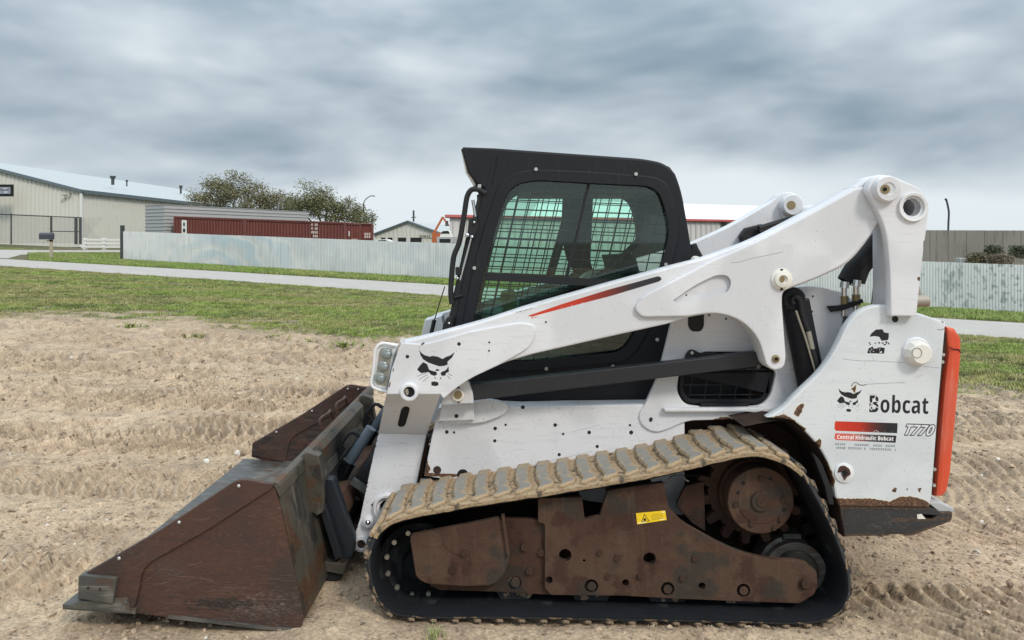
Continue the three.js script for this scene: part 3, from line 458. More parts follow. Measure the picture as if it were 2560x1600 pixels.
// ---------------------------------------------------------------- trailer and containers behind the fence
function crate(name, label, category, a, dir, len, wid, y0, y1, mat, ribMat, opt = {}) { // a: near corner [x, Z], long side along dir, depth to its left
  const nx = -dir[1], nz = dir[0], P = (s, t, y) => new THREE.Vector3(a[0] + dir[0] * s + nx * t, y + (opt.dip || 0) * s, -(a[1] + dir[1] * s + nz * t));
  const o = thing(name, label, category, P(0, 0, y0), opt.group), pan = [], flat = (A, B) => quads([[A(y0), B(y0), B(y1), A(y1)]]);
  const side = part(o, 'side_wall', flat((y) => P(0, 0, y), (y) => P(len, 0, y)), mat); part(o, 'side_wall', flat((y) => P(0, wid, y), (y) => P(len, wid, y)), mat); part(o, 'end_wall', [flat((y) => P(0, 0, y), (y) => P(0, wid, y))], mat); const door = part(o, 'end_door', [flat((y) => P(len, 0, y), (y) => P(len, wid, y))], mat);
  part(o, 'roof', quads([[P(0, 0, y1), P(len, 0, y1), P(len, wid, y1), P(0, wid, y1)]]), mat);
  const rb = []; if (opt.flat) for (let y = y0 + 0.3; y < y1; y += 0.3) rb.push(beam(P(0, -0.02, y), P(len, -0.02, y), 0.05, 0.04), beam(P(-0.02, 0, y), P(-0.02, wid, y), 0.05, 0.04)); else for (let s = 0.25; s < len - 0.1; s += 0.28) rb.push(beam(P(s, -0.03, y0 + 0.15), P(s, -0.03, y1 - 0.15), 0.13, 0.08));
  const m = part(side, 'wall_rib', rb, ribMat); m.userData.kind = 'stuff';
  if (!opt.flat) part(o, 'frame', [[0, 0], [len, 0], [len, wid], [0, wid]].map(([s, t]) => beam(P(s, t, y0), P(s, t, y1), 0.16, 0.16)).concat([beam(P(0, -0.02, y1), P(len, -0.02, y1), 0.16, 0.14), beam(P(len + 0.02, 0, y1), P(len + 0.02, wid, y1), 0.16, 0.14), beam(P(0, -0.02, y0), P(len, -0.02, y0), 0.2, 0.14)]), ribMat);
  if (!opt.flat) for (const t of [0.5, 0.95, 1.5, 1.95]) part(door, 'lock_rod', rod(P(len + 0.06, t, y0 + 0.1), P(len + 0.06, t, y1 - 0.1), 0.03, 6), ribMat);
  return [o, P, side, door];
}
{
  const pale = std({ color: 0xc2b2ac, roughness: 0.7 }), letters = (parent, P, s0, t0, s1, t1, y0, rows, hgt, mat, side) => { const l = []; for (let r = 0; r < rows; r++) { const n = 4; for (let i = 0; i < n; i++) { if (rnd() < 0.15) continue; const f0 = i / n, f1 = (i + 0.75) / n, A = (f, y) => P(lerp(s0, s1, f), lerp(t0, t1, f), y), y = y0 - r * hgt * 1.5; l.push(quads([[A(f0, y), A(f1, y), A(f1, y + hgt), A(f0, y + hgt)]])); } } part(parent, 'lettering', l, mat); };
  const d = [15.15 / 15.67, -4 / 15.67], top = Y(543, 62), opt = { group: 'red shipping containers', dip: (Y(558.5, 58) - top) / 15.67 };
  const [a, PA, sa] = crate('shipping_container', 'short red container standing left of the long red container behind the fence', 'container', [-28.25, 62], d, 6.65, 2.44, top - 2.6, top, M.cont, M.contDark, opt);
  part(sa, 'panel', quads([[PA(0.75, -0.1, 2.4), PA(1.25, -0.1, 2.4), PA(1.25, -0.1, 3.55), PA(0.75, -0.1, 3.55)]]), M.pvc, 'white panel with dark marks'); for (const g of [quads([[PA(0.9, -0.12, 2.55), PA(1.1, -0.12, 2.55), PA(1.1, -0.12, 2.85), PA(0.9, -0.12, 2.85)]]), quads([[PA(0.92, -0.12, 3.05), PA(1.07, -0.12, 3.05), PA(1.07, -0.12, 3.35), PA(0.92, -0.12, 3.35)]])]) part(sa, 'mark', g, M.matt);
  const [b, PB, sb, db] = crate('shipping_container', 'long red container in the middle with pale lettering near its end', 'container', [-28.25 + d[0] * 6.8, 62 + d[1] * 6.8], d, 8.87, 2.44, top - 2.6 + opt.dip * 6.8, top + opt.dip * 6.8, M.cont, M.contDark, opt);
  letters(sb, PB, 6.0, -0.1, 6.6, -0.1, 3.2, 4, 0.2, pale); letters(db, PB, 8.99, 0.35, 8.99, 0.6, 2.5, 1, 0.4, M.pvc); letters(db, PB, 8.99, 0.5, 8.99, 2.0, 2.1, 2, 0.2, pale);
  const c0 = V(902, 608, 68), c1 = V(931, 608, 67.6); const o = thing('shipping_container', 'red container end on, rightmost and separated by a dark gap', 'container', new THREE.Vector3(c0.x, 0.5, c0.z), 'red shipping containers'), yt = Y(561, 68);
  const back = new THREE.Vector3(-1.95, 0, -10); const Q = (q, y, k) => new THREE.Vector3(q.x + back.x * k, y, q.z + back.z * k);
  part(o, 'end_door', quads([[Q(c0, 0.5, 0), Q(c1, 0.5, 0), Q(c1, yt, 0), Q(c0, yt, 0)]]), M.cont); part(o, 'side_wall', quads([[Q(c0, 0.5, 0), Q(c0, 0.5, 1), Q(c0, yt, 1), Q(c0, yt, 0)], [Q(c1, 0.5, 0), Q(c1, 0.5, 1), Q(c1, yt, 1), Q(c1, yt, 0)]]), M.contDark); part(o, 'roof', quads([[Q(c0, yt, 0), Q(c1, yt, 0), Q(c1, yt, 1), Q(c0, yt, 1)]]), M.cont);
  part(o, 'frame', [beam(Q(c0, 0.5, 0), Q(c0, yt, 0), 0.16, 0.16), beam(Q(c1, 0.5, 0), Q(c1, yt, 0), 0.2, 0.16), beam(Q(c0, yt, 0), Q(c1, yt, 0), 0.16, 0.16)], M.contDark); const lt = []; for (let r = 0; r < 2; r++) for (let i = 0; i < 3; i++) lt.push(quads([[V(911 + i * 5.5, 588 + r * 7, 67.5), V(915 + i * 5.5, 588 + r * 7, 67.5), V(915 + i * 5.5, 582 + r * 7, 67.5), V(911 + i * 5.5, 582 + r * 7, 67.5)]])); part(o, 'lettering', lt, pale);
  // grey box trailer
  const ta = V(411, 608, 62), tb = V(770, 608, 76), td = new THREE.Vector2(tb.x - ta.x, -(tb.z - ta.z)), tl = td.length(); crate('box_trailer', 'long pale grey box trailer behind the red containers', 'trailer', [ta.x, -ta.z], [td.x / tl, td.y / tl], tl, 2.6, 0.9, Y(512, 62), M.grey, M.greyRib, { flat: true });
}
// ---------------------------------------------------------------- trees
function tree(name, label, crowns, gx, Z, base, dens, cols) {
  const o = thing(name, label, 'tree', new THREE.Vector3(gx, base, -Z), 'bushy trees behind the containers'), limbs = [], p = [], cl = [], nm = [];
  const root = new THREE.Vector3(gx, base, -Z), fork = root.clone().add(new THREE.Vector3(0.1, 1.5, 0)); limbs.push(rod(root, fork, 0.3, 8, 0.22));
  for (const [px, py, rx, ry, n] of crowns) {
    const s = Z / F, c = V(px, py, Z + rr(-1, 1)), RX = rx * s, RY = ry * s; limbs.push(rod(fork, c, 0.16, 6, 0.05));
    for (let i = 0; i < n; i++) {
      const th = rr(0, 6.28), ph = Math.acos(rr(-0.75, 1)), k = 0.45 + 0.6 * Math.pow(rnd(), 0.6), q = c.clone().add(new THREE.Vector3(Math.sin(ph) * Math.cos(th) * RX * k, Math.cos(ph) * RY * k, Math.sin(ph) * Math.sin(th) * RX * 0.8 * k)); if (i % 3 === 0) limbs.push(rod(c.clone().lerp(fork, 0.2), q, 0.035, 4, 0.012));
      const col = mixc(cols[0], cols[1], rnd()), m = Math.floor(rr(70, 170) * dens);
      const out = q.clone().sub(c).normalize();
      for (let l = 0; l < m; l++) {
        const g = () => (rnd() + rnd() + rnd() - 1.5) * 0.85, v = q.clone().add(new THREE.Vector3(g(), g() * 0.8, g())).addScaledVector(out, rnd() * 0.45), a = new THREE.Vector3(rr(-1, 1), rr(-0.4, 1), rr(-1, 1)).normalize(), b = new THREE.Vector3(rr(-1, 1), rr(-1, 1), rr(-1, 1)).cross(a).normalize(), L = rr(0.08, 0.17), w = L * 0.38;
        const A = v.clone().addScaledVector(a, L), B = v.clone().addScaledVector(b, w), C = v.clone().addScaledVector(a, -L), D = v.clone().addScaledVector(b, -w); for (const t of [A, B, C, A, C, D]) p.push(t.x, t.y, t.z); const sh = rr(0.7, 1.25); for (let t = 0; t < 6; t++) cl.push(col[0] * sh, col[1] * sh, col[2] * sh);
      }
    }
  }
  const g = new THREE.BufferGeometry(); g.setAttribute('position', new THREE.Float32BufferAttribute(p, 3)); g.setAttribute('color', new THREE.Float32BufferAttribute(cl, 3)); g.computeVertexNormals();
  part(o, 'trunk', limbs, std({ color: 0x4d4236, roughness: 0.9 })); part(o, 'crown', g, std({ vertexColors: true, roughness: 0.75, side: THREE.DoubleSide }));
}
{
  const olive = [[0.135, 0.125, 0.06], [0.21, 0.195, 0.105]], dark = [[0.11, 0.118, 0.05], [0.18, 0.18, 0.088]];
  tree('bushy_tree', 'bushy brownish tree, leftmost, against the roof of the beige building', [[545, 490, 48, 40, 26], [590, 478, 44, 40, 26], [510, 505, 36, 28, 14], [620, 515, 40, 30, 16]], X(568, 86), 86, 1.0, 0.95, olive);
  tree('bushy_tree', 'thin see-through tree between two fuller trees', [[665, 500, 34, 38, 16], [700, 515, 44, 30, 18], [640, 515, 34, 28, 14], [735, 520, 30, 24, 10]], X(676, 88), 88, 0.9, 0.8, olive);
  tree('bushy_tree', 'wide greener tree, rightmost, above the end of the containers', [[780, 500, 40, 40, 22], [815, 515, 40, 34, 24], [860, 535, 40, 28, 24], [900, 545, 26, 22, 14], [750, 525, 34, 28, 16]], X(815, 84), 84, 0.8, 1.05, dark);
}
// ---------------------------------------------------------------- poles, far building, boom lift
{
  const Z = 95, o = thing('street_lamp', 'thin curved street lamp right of the trees', 'street lamp', V(909, 610, Z)); part(o, 'pole', rod(V(909, 612, Z), V(909, 508, Z), 0.09), M.galv); part(o, 'arm', tube([V(909, 508, Z), V(913, 500, Z), V(924, 491, Z), V(933, 489, Z)], 0.06, 16, 6), M.galv); part(o, 'lamp_head', [rod(V(931, 489, Z), V(938, 490, Z), 0.13, 8, 0.07)], M.grey);
}
{
  const [o, P, roof, wall] = shed('metal_building', 'far beige building with dark gable edge, seen over the fence', V(1108, 606, 100), [-0.985, -0.17], [0.17, -0.985], 9.8, 22, Y(587, 100), 1.75, -2, { wall: M.beige, rib: M.beigeRib, roof: M.roof, trim: M.trim }, { rib: 0.6, trim: 0.24 });
  const cv = document.createElement('canvas'); cv.width = 256; cv.height = 48; const k = cv.getContext('2d'); k.fillStyle = '#b8b6a9'; k.fillRect(0, 0, 256, 48); k.fillStyle = '#2c2c29'; k.font = 'bold 44px sans-serif'; k.setTransform(1.25, 0, 0, 1, 0, 0); k.fillText('FIRST IN', 4, 40); const t = new THREE.CanvasTexture(cv); t.colorSpace = THREE.SRGBColorSpace;
  const q = (g, y) => P(g, -0.14, y), A = q(3.3, Y(593.5, 100)), B = q(0.6, Y(594.5, 100)), C = q(0.6, Y(588, 100)), D = q(3.3, Y(587, 100)), g = new THREE.BufferGeometry(); g.setAttribute('position', new THREE.Float32BufferAttribute([A, B, C, A, C, D].flatMap((v) => v.toArray()), 3)); g.setAttribute('uv', new THREE.Float32BufferAttribute([0, 0, 1, 0, 1, 1, 0, 0, 1, 1, 0, 1], 2)); g.computeVertexNormals(); part(wall, 'lettering', g, std({ map: t, roughness: 0.6 }));
  for (const [px, w] of [[958, 5], [975, 6], [1005, 10], [1040, 14]]) part(wall, 'door_opening', blk(px - w, 594, px + w, 606, 96.5, 96.6), M.matt);
}
{
  const Z = 130, o = thing('utility_pole', 'utility pole with short crossarm behind the far beige gable', 'utility pole', V(1034, 608, Z)); part(o, 'pole', rod(V(1034, 612, Z), V(1034, 526, Z), 0.16), M.galv); part(o, 'crossarm', beam(V(1028, 544, Z), V(1040, 543, Z), 0.14, 0.14), M.galv);
}
{
  const Z = 62, o = thing('boom_lift', 'orange folding boom lift raised beside the red-trimmed building', 'lift', V(1105, 612, Z)), or = std({ color: 0xb4623a, roughness: 0.5 }); part(o, 'lower_boom', beam(V(1085, 582, Z), V(1107, 543, Z), 0.17, 0.16), or); part(o, 'upper_boom', beam(V(1106, 542, Z), V(1121, 563, Z), 0.15, 0.14), or); part(o, 'basket', [beam(V(1113, 564, Z), V(1124, 564, Z), 0.06, 0.5), beam(V(1114, 556, Z), V(1114, 565, Z), 0.06, 0.06), beam(V(1118, 552, Z), V(1118, 565, Z), 0.16, 0.2)], M.galv); part(o, 'chassis', blk(1080, 582, 1102, 612, Z - 0.4, Z + 1), or);
}
{
  const Z = 54, o = thing('pickup_truck', 'pale pickup truck parked beyond the fence below the boom lift', 'truck', V(1113, 622, Z)); part(o, 'cab', plate([[1098, 596], [1104, 577], [1122, 576], [1130, 596]], Z, 1.7, { r: 4 }), M.pvc); part(o, 'windshield', plate([[1101, 584], [1106, 578], [1121, 577], [1125, 584]], Z - 0.02, 0.04, { r: 2 }), M.matt); part(o, 'body', blk(1092, 592, 1132, 610, Z - 0.1, Z + 4), M.grey); part(o, 'grille', blk(1099, 597, 1126, 606, Z - 0.14, Z - 0.1), M.matt); for (const px of [1098, 1126]) part(o, 'wheel', cylZ(px, 612, 9, Z, Z + 0.3), M.rubber);
}
{
  const Z = 60, o = thing('parked_car', 'white car roof showing over the fence below the far gable', 'car', V(955, 618, Z)); part(o, 'body', plate([[930, 616], [932, 604], [940, 599], [966, 598], [978, 604], [982, 616]], Z, 1.7, { r: 5 }), M.pvc); part(o, 'window', plate([[942, 605], [946, 600.5], [964, 600], [970, 605]], Z - 0.02, 0.04, { r: 2 }), M.matt); for (const px of [940, 972]) part(o, 'wheel', cylZ(px, 615, 9, Z - 0.03, Z + 0.25), M.rubber);
}
{ // long white building with red trim behind the cab
  const A = V(1124, 608, 58), B = V(2080, 608, 76), d = B.clone().sub(A), L = d.length(), sd = [-d.x / L, -d.z / L], redT = std({ color: 0x96332c, roughness: 0.5 }), wl = std({ color: 0xc4c2c0, roughness: 0.6 }), wr = std({ color: 0xb6b4b2, roughness: 0.6 }), rf = std({ color: 0xe6e8ea, roughness: 0.5 });
  const base = -3, y = Y(541, 58), o = thing('white_building', 'long white metal building with red roof edge behind the cab', 'building', new THREE.Vector3(A.x, base, A.z)), n = new THREE.Vector3(0.1, 0, -0.995);
  const Q = (s, k, h) => A.clone().addScaledVector(d, s / L).addScaledVector(n, k).setY(h);
  const fw = part(o, 'front_wall', quads([[Q(0, 0, base), Q(L, 0, base), Q(L, 0, y), Q(0, 0, y)]]), wl); for (const s of [0, L]) part(o, 'end_wall', quads([[Q(s, 0, base), Q(s, 24, base), Q(s, 24, y), Q(s, 0, y)]]), wl);
  const r = []; for (let s = 0.3; s < L; s += 0.6) r.push(beam(Q(s, -0.03, base), Q(s, -0.03, y - 0.2), 0.12, 0.1)); part(fw, 'wall_rib', r, wr).userData.kind = 'stuff';
  const roof = part(o, 'roof', quads([[Q(7, -0.2, y), Q(L, -0.2, y), Q(L, 14, y + 2.3), Q(7, 14, y + 2.3)], [Q(7, 28, y), Q(L, 28, y), Q(L, 14, y + 2.3), Q(7, 14, y + 2.3)], [Q(-0.2, -0.2, y), Q(7, -0.2, y), Q(7, 24, y), Q(-0.2, 24, y)]]), rf); part(roof, 'roof_edge', [beam(Q(-0.3, -0.25, y), Q(L, -0.25, y), 0.22, 0.16)], redT);
  const v = part(roof, 'roof_vent', blk(1806, 517, 1822, 525, 84, 86), M.matt); part(roof, 'roof_vent', blk(1825, 516, 1839, 525, 84.2, 86), M.matt); part(v, 'vent_foot', blk(1801, 523, 1808, 525, 84, 85), M.matt); const lm = part(fw, 'wall_lamp', blk(1805, 555, 1818, 564, 69.5, 70.0), M.matt); part(lm, 'bracket', blk(1806, 553, 1817, 556, 69.6, 70.4), M.matt);
}
{ // precast wall, mound and shrubs at the right
  const Z0 = 46, Z1 = 43, o = thing('concrete_wall', 'tall grey wall of precast panels beyond the fence at the right', 'wall', V(2300, 640, 45)), N = 22; for (let i = 0; i < N; i++) { const f = (k) => { const px = lerp(1960, 2960, k), Z = lerp(Z0, Z1, k); return [X(px, Z), Z]; }, [xa, za] = f(i / N), [xb, zb] = f((i + 0.985) / N), top = 2.42 - i * 0.006, a = new THREE.Vector3((xa + xb) / 2, (top - 3) / 2, -(za + zb) / 2), g = new THREE.BoxGeometry(xb - xa, top + 3, 0.18); g.rotateY(Math.atan2(zb - za, xb - xa)); g.translate(...a.toArray()); part(o, 'wall_panel', boxUV(g), M.concrete); }
  const mo = new THREE.SphereGeometry(1, 48, 16, 0, 6.2832, 0, 1.57), p = mo.attributes.position; for (let i = 0; i < p.count; i++) { const x = p.getX(i), y = p.getY(i), z = p.getZ(i), k = 0.8 + 0.4 * fbm(x * 3 + 5, z * 3, 3, 240); p.setXYZ(i, x * 5.2, y * k * 1.5 - 0.05, z * 2.2); } mo.computeVertexNormals();
  const [mx, mz] = [X(2620, 36), 36]; mo.translate(mx, terr(mx, mz) + 0.6, -mz); solo('dirt_mound', boxUV(mo), std({ color: 0x76695a, roughness: 1, bumpMap: per(M.rustB, 1), bumpScale: 0.06 }), { label: 'brown mound of earth behind the fence at the far right', kind: 'structure', category: 'mound' });
  const bush = (label, px, py, rx, ry, Z, cols) => { const c = V(px, py, Z), s = Z / F, o = thing('shrub', label, 'shrub', c.clone().setY(c.y - ry * s), 'shrubs on the earth mound'), q = [], cl = [], st = []; for (let i = 0; i < 26; i++) { const a = rr(0, 6.28), e = rr(0.1, 1.5), k = rr(0.6, 1), t = c.clone().add(new THREE.Vector3(Math.cos(a) * Math.cos(e) * rx * s * k, (Math.sin(e) * k * 1.6 - 0.8) * ry * s, Math.sin(a) * Math.cos(e) * rx * s * 0.7 * k)); st.push(rod(c.clone().setY(c.y - ry * s), t, 0.02, 4, 0.008)); for (let l = 0; l < 50; l++) { const v = t.clone().add(new THREE.Vector3(rr(-0.2, 0.2), rr(-0.18, 0.2), rr(-0.2, 0.2))), A = new THREE.Vector3(rr(-1, 1), rr(-1, 1), rr(-1, 1)).setLength(0.06), B = new THREE.Vector3(rr(-1, 1), rr(-1, 1), rr(-1, 1)).cross(A).setLength(0.026); for (const w of [v.clone().add(A), v.clone().add(B), v.clone().sub(A), v.clone().add(A), v.clone().sub(A), v.clone().sub(B)]) q.push(w.x, w.y, w.z); const m = mixc(cols[0], cols[1], rnd()); for (let n = 0; n < 6; n++) cl.push(...m); } }
    const g = new THREE.BufferGeometry(); g.setAttribute('position', new THREE.Float32BufferAttribute(q, 3)); g.setAttribute('color', new THREE.Float32BufferAttribute(cl, 3)); g.computeVertexNormals(); part(o, 'foliage', g, std({ vertexColors: true, roughness: 0.8, side: THREE.DoubleSide })); part(o, 'stem', st, M.wood); };
  bush('dark green shrub on the mound above the fence', 2484, 629, 22, 13, 37, [[0.05, 0.06, 0.035], [0.09, 0.1, 0.055]]); bush('dark shrub at the right edge above the mound', 2546, 632, 26, 14, 37, [[0.05, 0.06, 0.035], [0.09, 0.1, 0.055]]); bush('olive brown low shrub at the left foot of the mound', 2440, 648, 26, 12, 36, [[0.12, 0.11, 0.06], [0.17, 0.15, 0.09]]); bush('brownish low brush on the crest of the mound', 2500, 650, 40, 9, 35.5, [[0.14, 0.11, 0.075], [0.19, 0.16, 0.11]]);
  solo('stone_block', blk(2400, 645, 2420, 660, 36, 36.4, 0.03), M.grey, { label: 'pale block behind the fence left of the mound', category: 'block' });
  const Z = 80, u = thing('light_pole', 'bent thin light pole above the concrete wall', 'pole', V(2371, 610, Z)); part(u, 'pole', tube([V(2370, 612, Z), V(2371, 560, Z), V(2372, 530, Z), V(2369, 512, Z), V(2366, 500, Z)], 0.1, 24, 6), M.galv); part(u, 'lamp_head', rod(V(2366, 500, Z), V(2363, 497, Z), 0.12, 6), M.galv);
}

// ---------------------------------------------------------------- the compact track loader
const loader = thing('track_loader', 'white compact track loader with black cab and rusty bucket lowered on the sand', 'track loader', new THREE.Vector3(0.6, -0.01, -4.1));
const ZT = 3.1, TW = 0.42, ZF = 4.66;                           // near face of the near track, track width, near face of the far track
const at = (px, py, Z) => V(px, py, Z);
const hexg = new THREE.CylinderGeometry(1, 1, 1, 6).rotateX(Math.PI / 2), discg = new THREE.CylinderGeometry(1, 1, 1, 20).rotateX(Math.PI / 2), domeg = (() => { const g = new THREE.SphereGeometry(1, 14, 6, 0, 6.2832, 0, 1.5708); g.rotateX(Math.PI / 2); return g; })();
const stud = (parent, name, px, py, r, Z, h, mat, geo = hexg) => place(parent, name, geo, mat, V(px, py, Z - h / 2), new THREE.Quaternion().setFromAxisAngle(new THREE.Vector3(0, 0, 1), px * 0.7), new THREE.Vector3(r * Z / F, r * Z / F, h));
const hole = (parent, px, py, r, Z, name = 'hole') => place(parent, name, discg, M.pit, V(px, py, Z), null, new THREE.Vector3(r * Z / F, r * Z / F, 0.0016));

// --- tracks
{
  const P = [[1035, 1540], [984, 1531], [945, 1502], [923, 1460], [916, 1415], [921, 1370], [938, 1330], [966, 1304], [1005, 1289], [1090, 1271], [1224, 1248], [1369, 1226], [1500, 1204], [1609, 1185], [1718, 1161], [1800, 1142], [1860, 1131], [1915, 1131], [1968, 1149], [2012, 1182], [2045, 1234], [2080, 1315], [2107, 1385], [2122, 1440], [2121, 1486], [2098, 1527], [2055, 1550], [2000, 1556], [1780, 1552], [1560, 1548], [1300, 1543]];
  const curve = new THREE.CatmullRomCurve3(P.map(([x, y]) => new THREE.Vector3(X(x + (x > 2070 ? 7 : 0), ZT), Y(y + (y > 1480 ? 9 : 0), ZT), 0)), true, 'centripetal'), Ls = curve.getLength(), N = 320, pts = curve.getSpacedPoints(N);
  const frame = (i) => { const a = pts[(i + N - 1) % N], b = pts[(i + 1) % N], t = b.clone().sub(a).normalize(); return [pts[i % N], t, new THREE.Vector3(t.y * 1, -t.x, 0).multiplyScalar(-1)]; };
  const strip = (z0, prof, wob, keep) => { // prof: [outward, across] pairs joined along the loop
    const p = [], uv = [];
    for (let i = 0; i < N; i++) for (let k = 0; k < prof.length - 1; k++) {
      if (keep && !keep(pts[i])) continue;
      const v = (ii, [n, w]) => { const [q, , m] = frame(ii % N), e = wob ? (fbm(ii % N * 0.31, w * 30, 3, 300) - 0.5) * wob : 0; return [q.x + m.x * (n + e), q.y + m.y * (n + e), -z0 - w, ii / N * Ls, w + n]; };
      const a = v(i, prof[k]), b = v(i + 1, prof[k]), c = v(i + 1, prof[k + 1]), d = v(i, prof[k + 1]); for (const t of [a, d, c, a, c, b]) { p.push(t[0], t[1], t[2]); uv.push(t[3], t[4]); }
    }
    const g = new THREE.BufferGeometry(); g.setAttribute('position', new THREE.Float32BufferAttribute(p, 3)); g.setAttribute('uv', new THREE.Float32BufferAttribute(uv, 2)); g.computeVertexNormals(); return toCreasedNormals(g, 0.9);
  };
  const ls = new THREE.Shape(); [[-0.034, 0.004], [-0.014, 0.0], [0.004, 0.018], [0.03, 0.026], [0.037, 0.06], [0.027, 0.13], [0.024, 0.21], [0.027, 0.29], [0.037, 0.36], [0.03, 0.394], [0.004, 0.402], [-0.012, 0.42], [-0.03, 0.416], [-0.026, 0.38], [-0.02, 0.36], [-0.034, 0.29], [-0.038, 0.21], [-0.034, 0.13], [-0.02, 0.06], [-0.026, 0.04]].forEach(([u, w], i) => (i ? ls.lineTo(u, w) : ls.moveTo(u, w)));
  const lg = new THREE.ExtrudeGeometry(ls, { depth: 0.009, bevelEnabled: true, bevelThickness: 0.008, bevelSize: 0.007, bevelOffset: -0.007, bevelSegments: 1 }); lg.rotateX(-Math.PI / 2); boxUV(lg);
  const lugs = 52, guide = new THREE.BoxGeometry(0.05, 0.045, 0.035);
  const build = (z0, label) => {
    const tr = part(loader, 'rubber_track', [strip(z0, [[0, 0.012], [0, TW - 0.012]], 0.004), strip(z0, [[0, TW - 0.012], [-0.012, TW], [-0.03, TW - 0.01]], 0)], M.dirt, label);
    const up = (q) => { const px = CX + q.x / ZT * F, py = CY + (EYE - q.y) / ZT * F; return py < 1330 + (vnoise(px * 0.05, py * 0.05, 303) - 0.5) * 90 && px < 2010; };
    part(tr, 'track_rim', strip(z0, [[-0.022, 0.0], [-0.014, -0.003], [-0.006, -0.002], [0, 0.012]], 0.008, up), M.dirt); part(tr, 'track_rim', strip(z0, [[-0.016, 0.0], [-0.008, 0.001], [0, 0.012]], 0.003, (q) => !up(q)), M.dusty);
    part(tr, 'track_inside', strip(z0, [[-0.03, TW - 0.01], [-0.032, TW / 2], [-0.03, 0.01], [-0.022, 0.001], [-0.016, 0.0]], 0), M.rubber);
    const mtx = new THREE.Matrix4();
    for (let i = 0; i < lugs; i++) {
      const u = (i + 0.35) / lugs, q = curve.getPointAt(u), t = curve.getTangentAt(u), n = new THREE.Vector3(-t.y, t.x, 0);
      const px = CX + q.x / ZT * F, py = CY + (EYE - q.y) / ZT * F, upper = py < 1345 && px < 1975;
      mtx.makeBasis(t, n, new THREE.Vector3(0, 0, 1)); const quat = new THREE.Quaternion().setFromRotationMatrix(mtx);
      const tone = upper ? [M.lugTop, M.dirt] : [M.dusty, M.dusty];
      place(tr, 'tread_lug', lg, tone, new THREE.Vector3(q.x, q.y, -z0), quat, new THREE.Vector3(rr(1.02, 1.09), rr(0.82, 1.0), 1));
    }
    const gd = []; for (let i = 0; i < lugs; i++) { const u = (i + 0.35) / lugs, q = curve.getPointAt(u), t = curve.getTangentAt(u), n = new THREE.Vector3(-t.y, t.x, 0), qq = new THREE.Quaternion().setFromRotationMatrix(new THREE.Matrix4().makeBasis(t, n, new THREE.Vector3(0, 0, 1))); for (const w of [0.27]) { const b = guide.clone(); b.applyQuaternion(qq); b.translate(q.x - n.x * 0.05, q.y - n.y * 0.05, -z0 - w); gd.push(b); } }
    const gm = part(tr, 'guide_lug', gd, M.rubber); gm.userData.kind = 'stuff';
    return tr;
  };
  // outward direction: the loop runs along the ground towards +x at the bottom? keep n pointing away from the middle
  const t0 = curve.getTangentAt(0), outward = -t0.x > 0 ? 1 : -1; if (outward > 0) { pts.reverse(); }
  const rev = outward > 0; if (rev) { const gp0 = curve.getPointAt.bind(curve), gt0 = curve.getTangentAt.bind(curve); curve.getPointAt = (u) => gp0(1 - u); curve.getTangentAt = (u) => gt0(1 - u).multiplyScalar(-1); }
  const tx = curve.getTangentAt(0.5), q5 = curve.getPointAt(0.5), n5 = new THREE.Vector3(-tx.y, tx.x, 0), mid = new THREE.Vector3(X(1550, ZT), Y(1380, ZT), 0); if (n5.dot(q5.clone().sub(mid)) < 0) { const gp1 = curve.getPointAt, gt1 = curve.getTangentAt; curve.getPointAt = (u) => gp1.call(curve, 1 - u); curve.getTangentAt = (u) => gt1.call(curve, 1 - u).multiplyScalar(-1); }
  { const [q, , m] = frame(40); if (m.dot(q.clone().sub(mid)) < 0) pts.reverse(); }
  build(ZT, 'near track caked with dried sand'); build(ZF, 'far track');
}
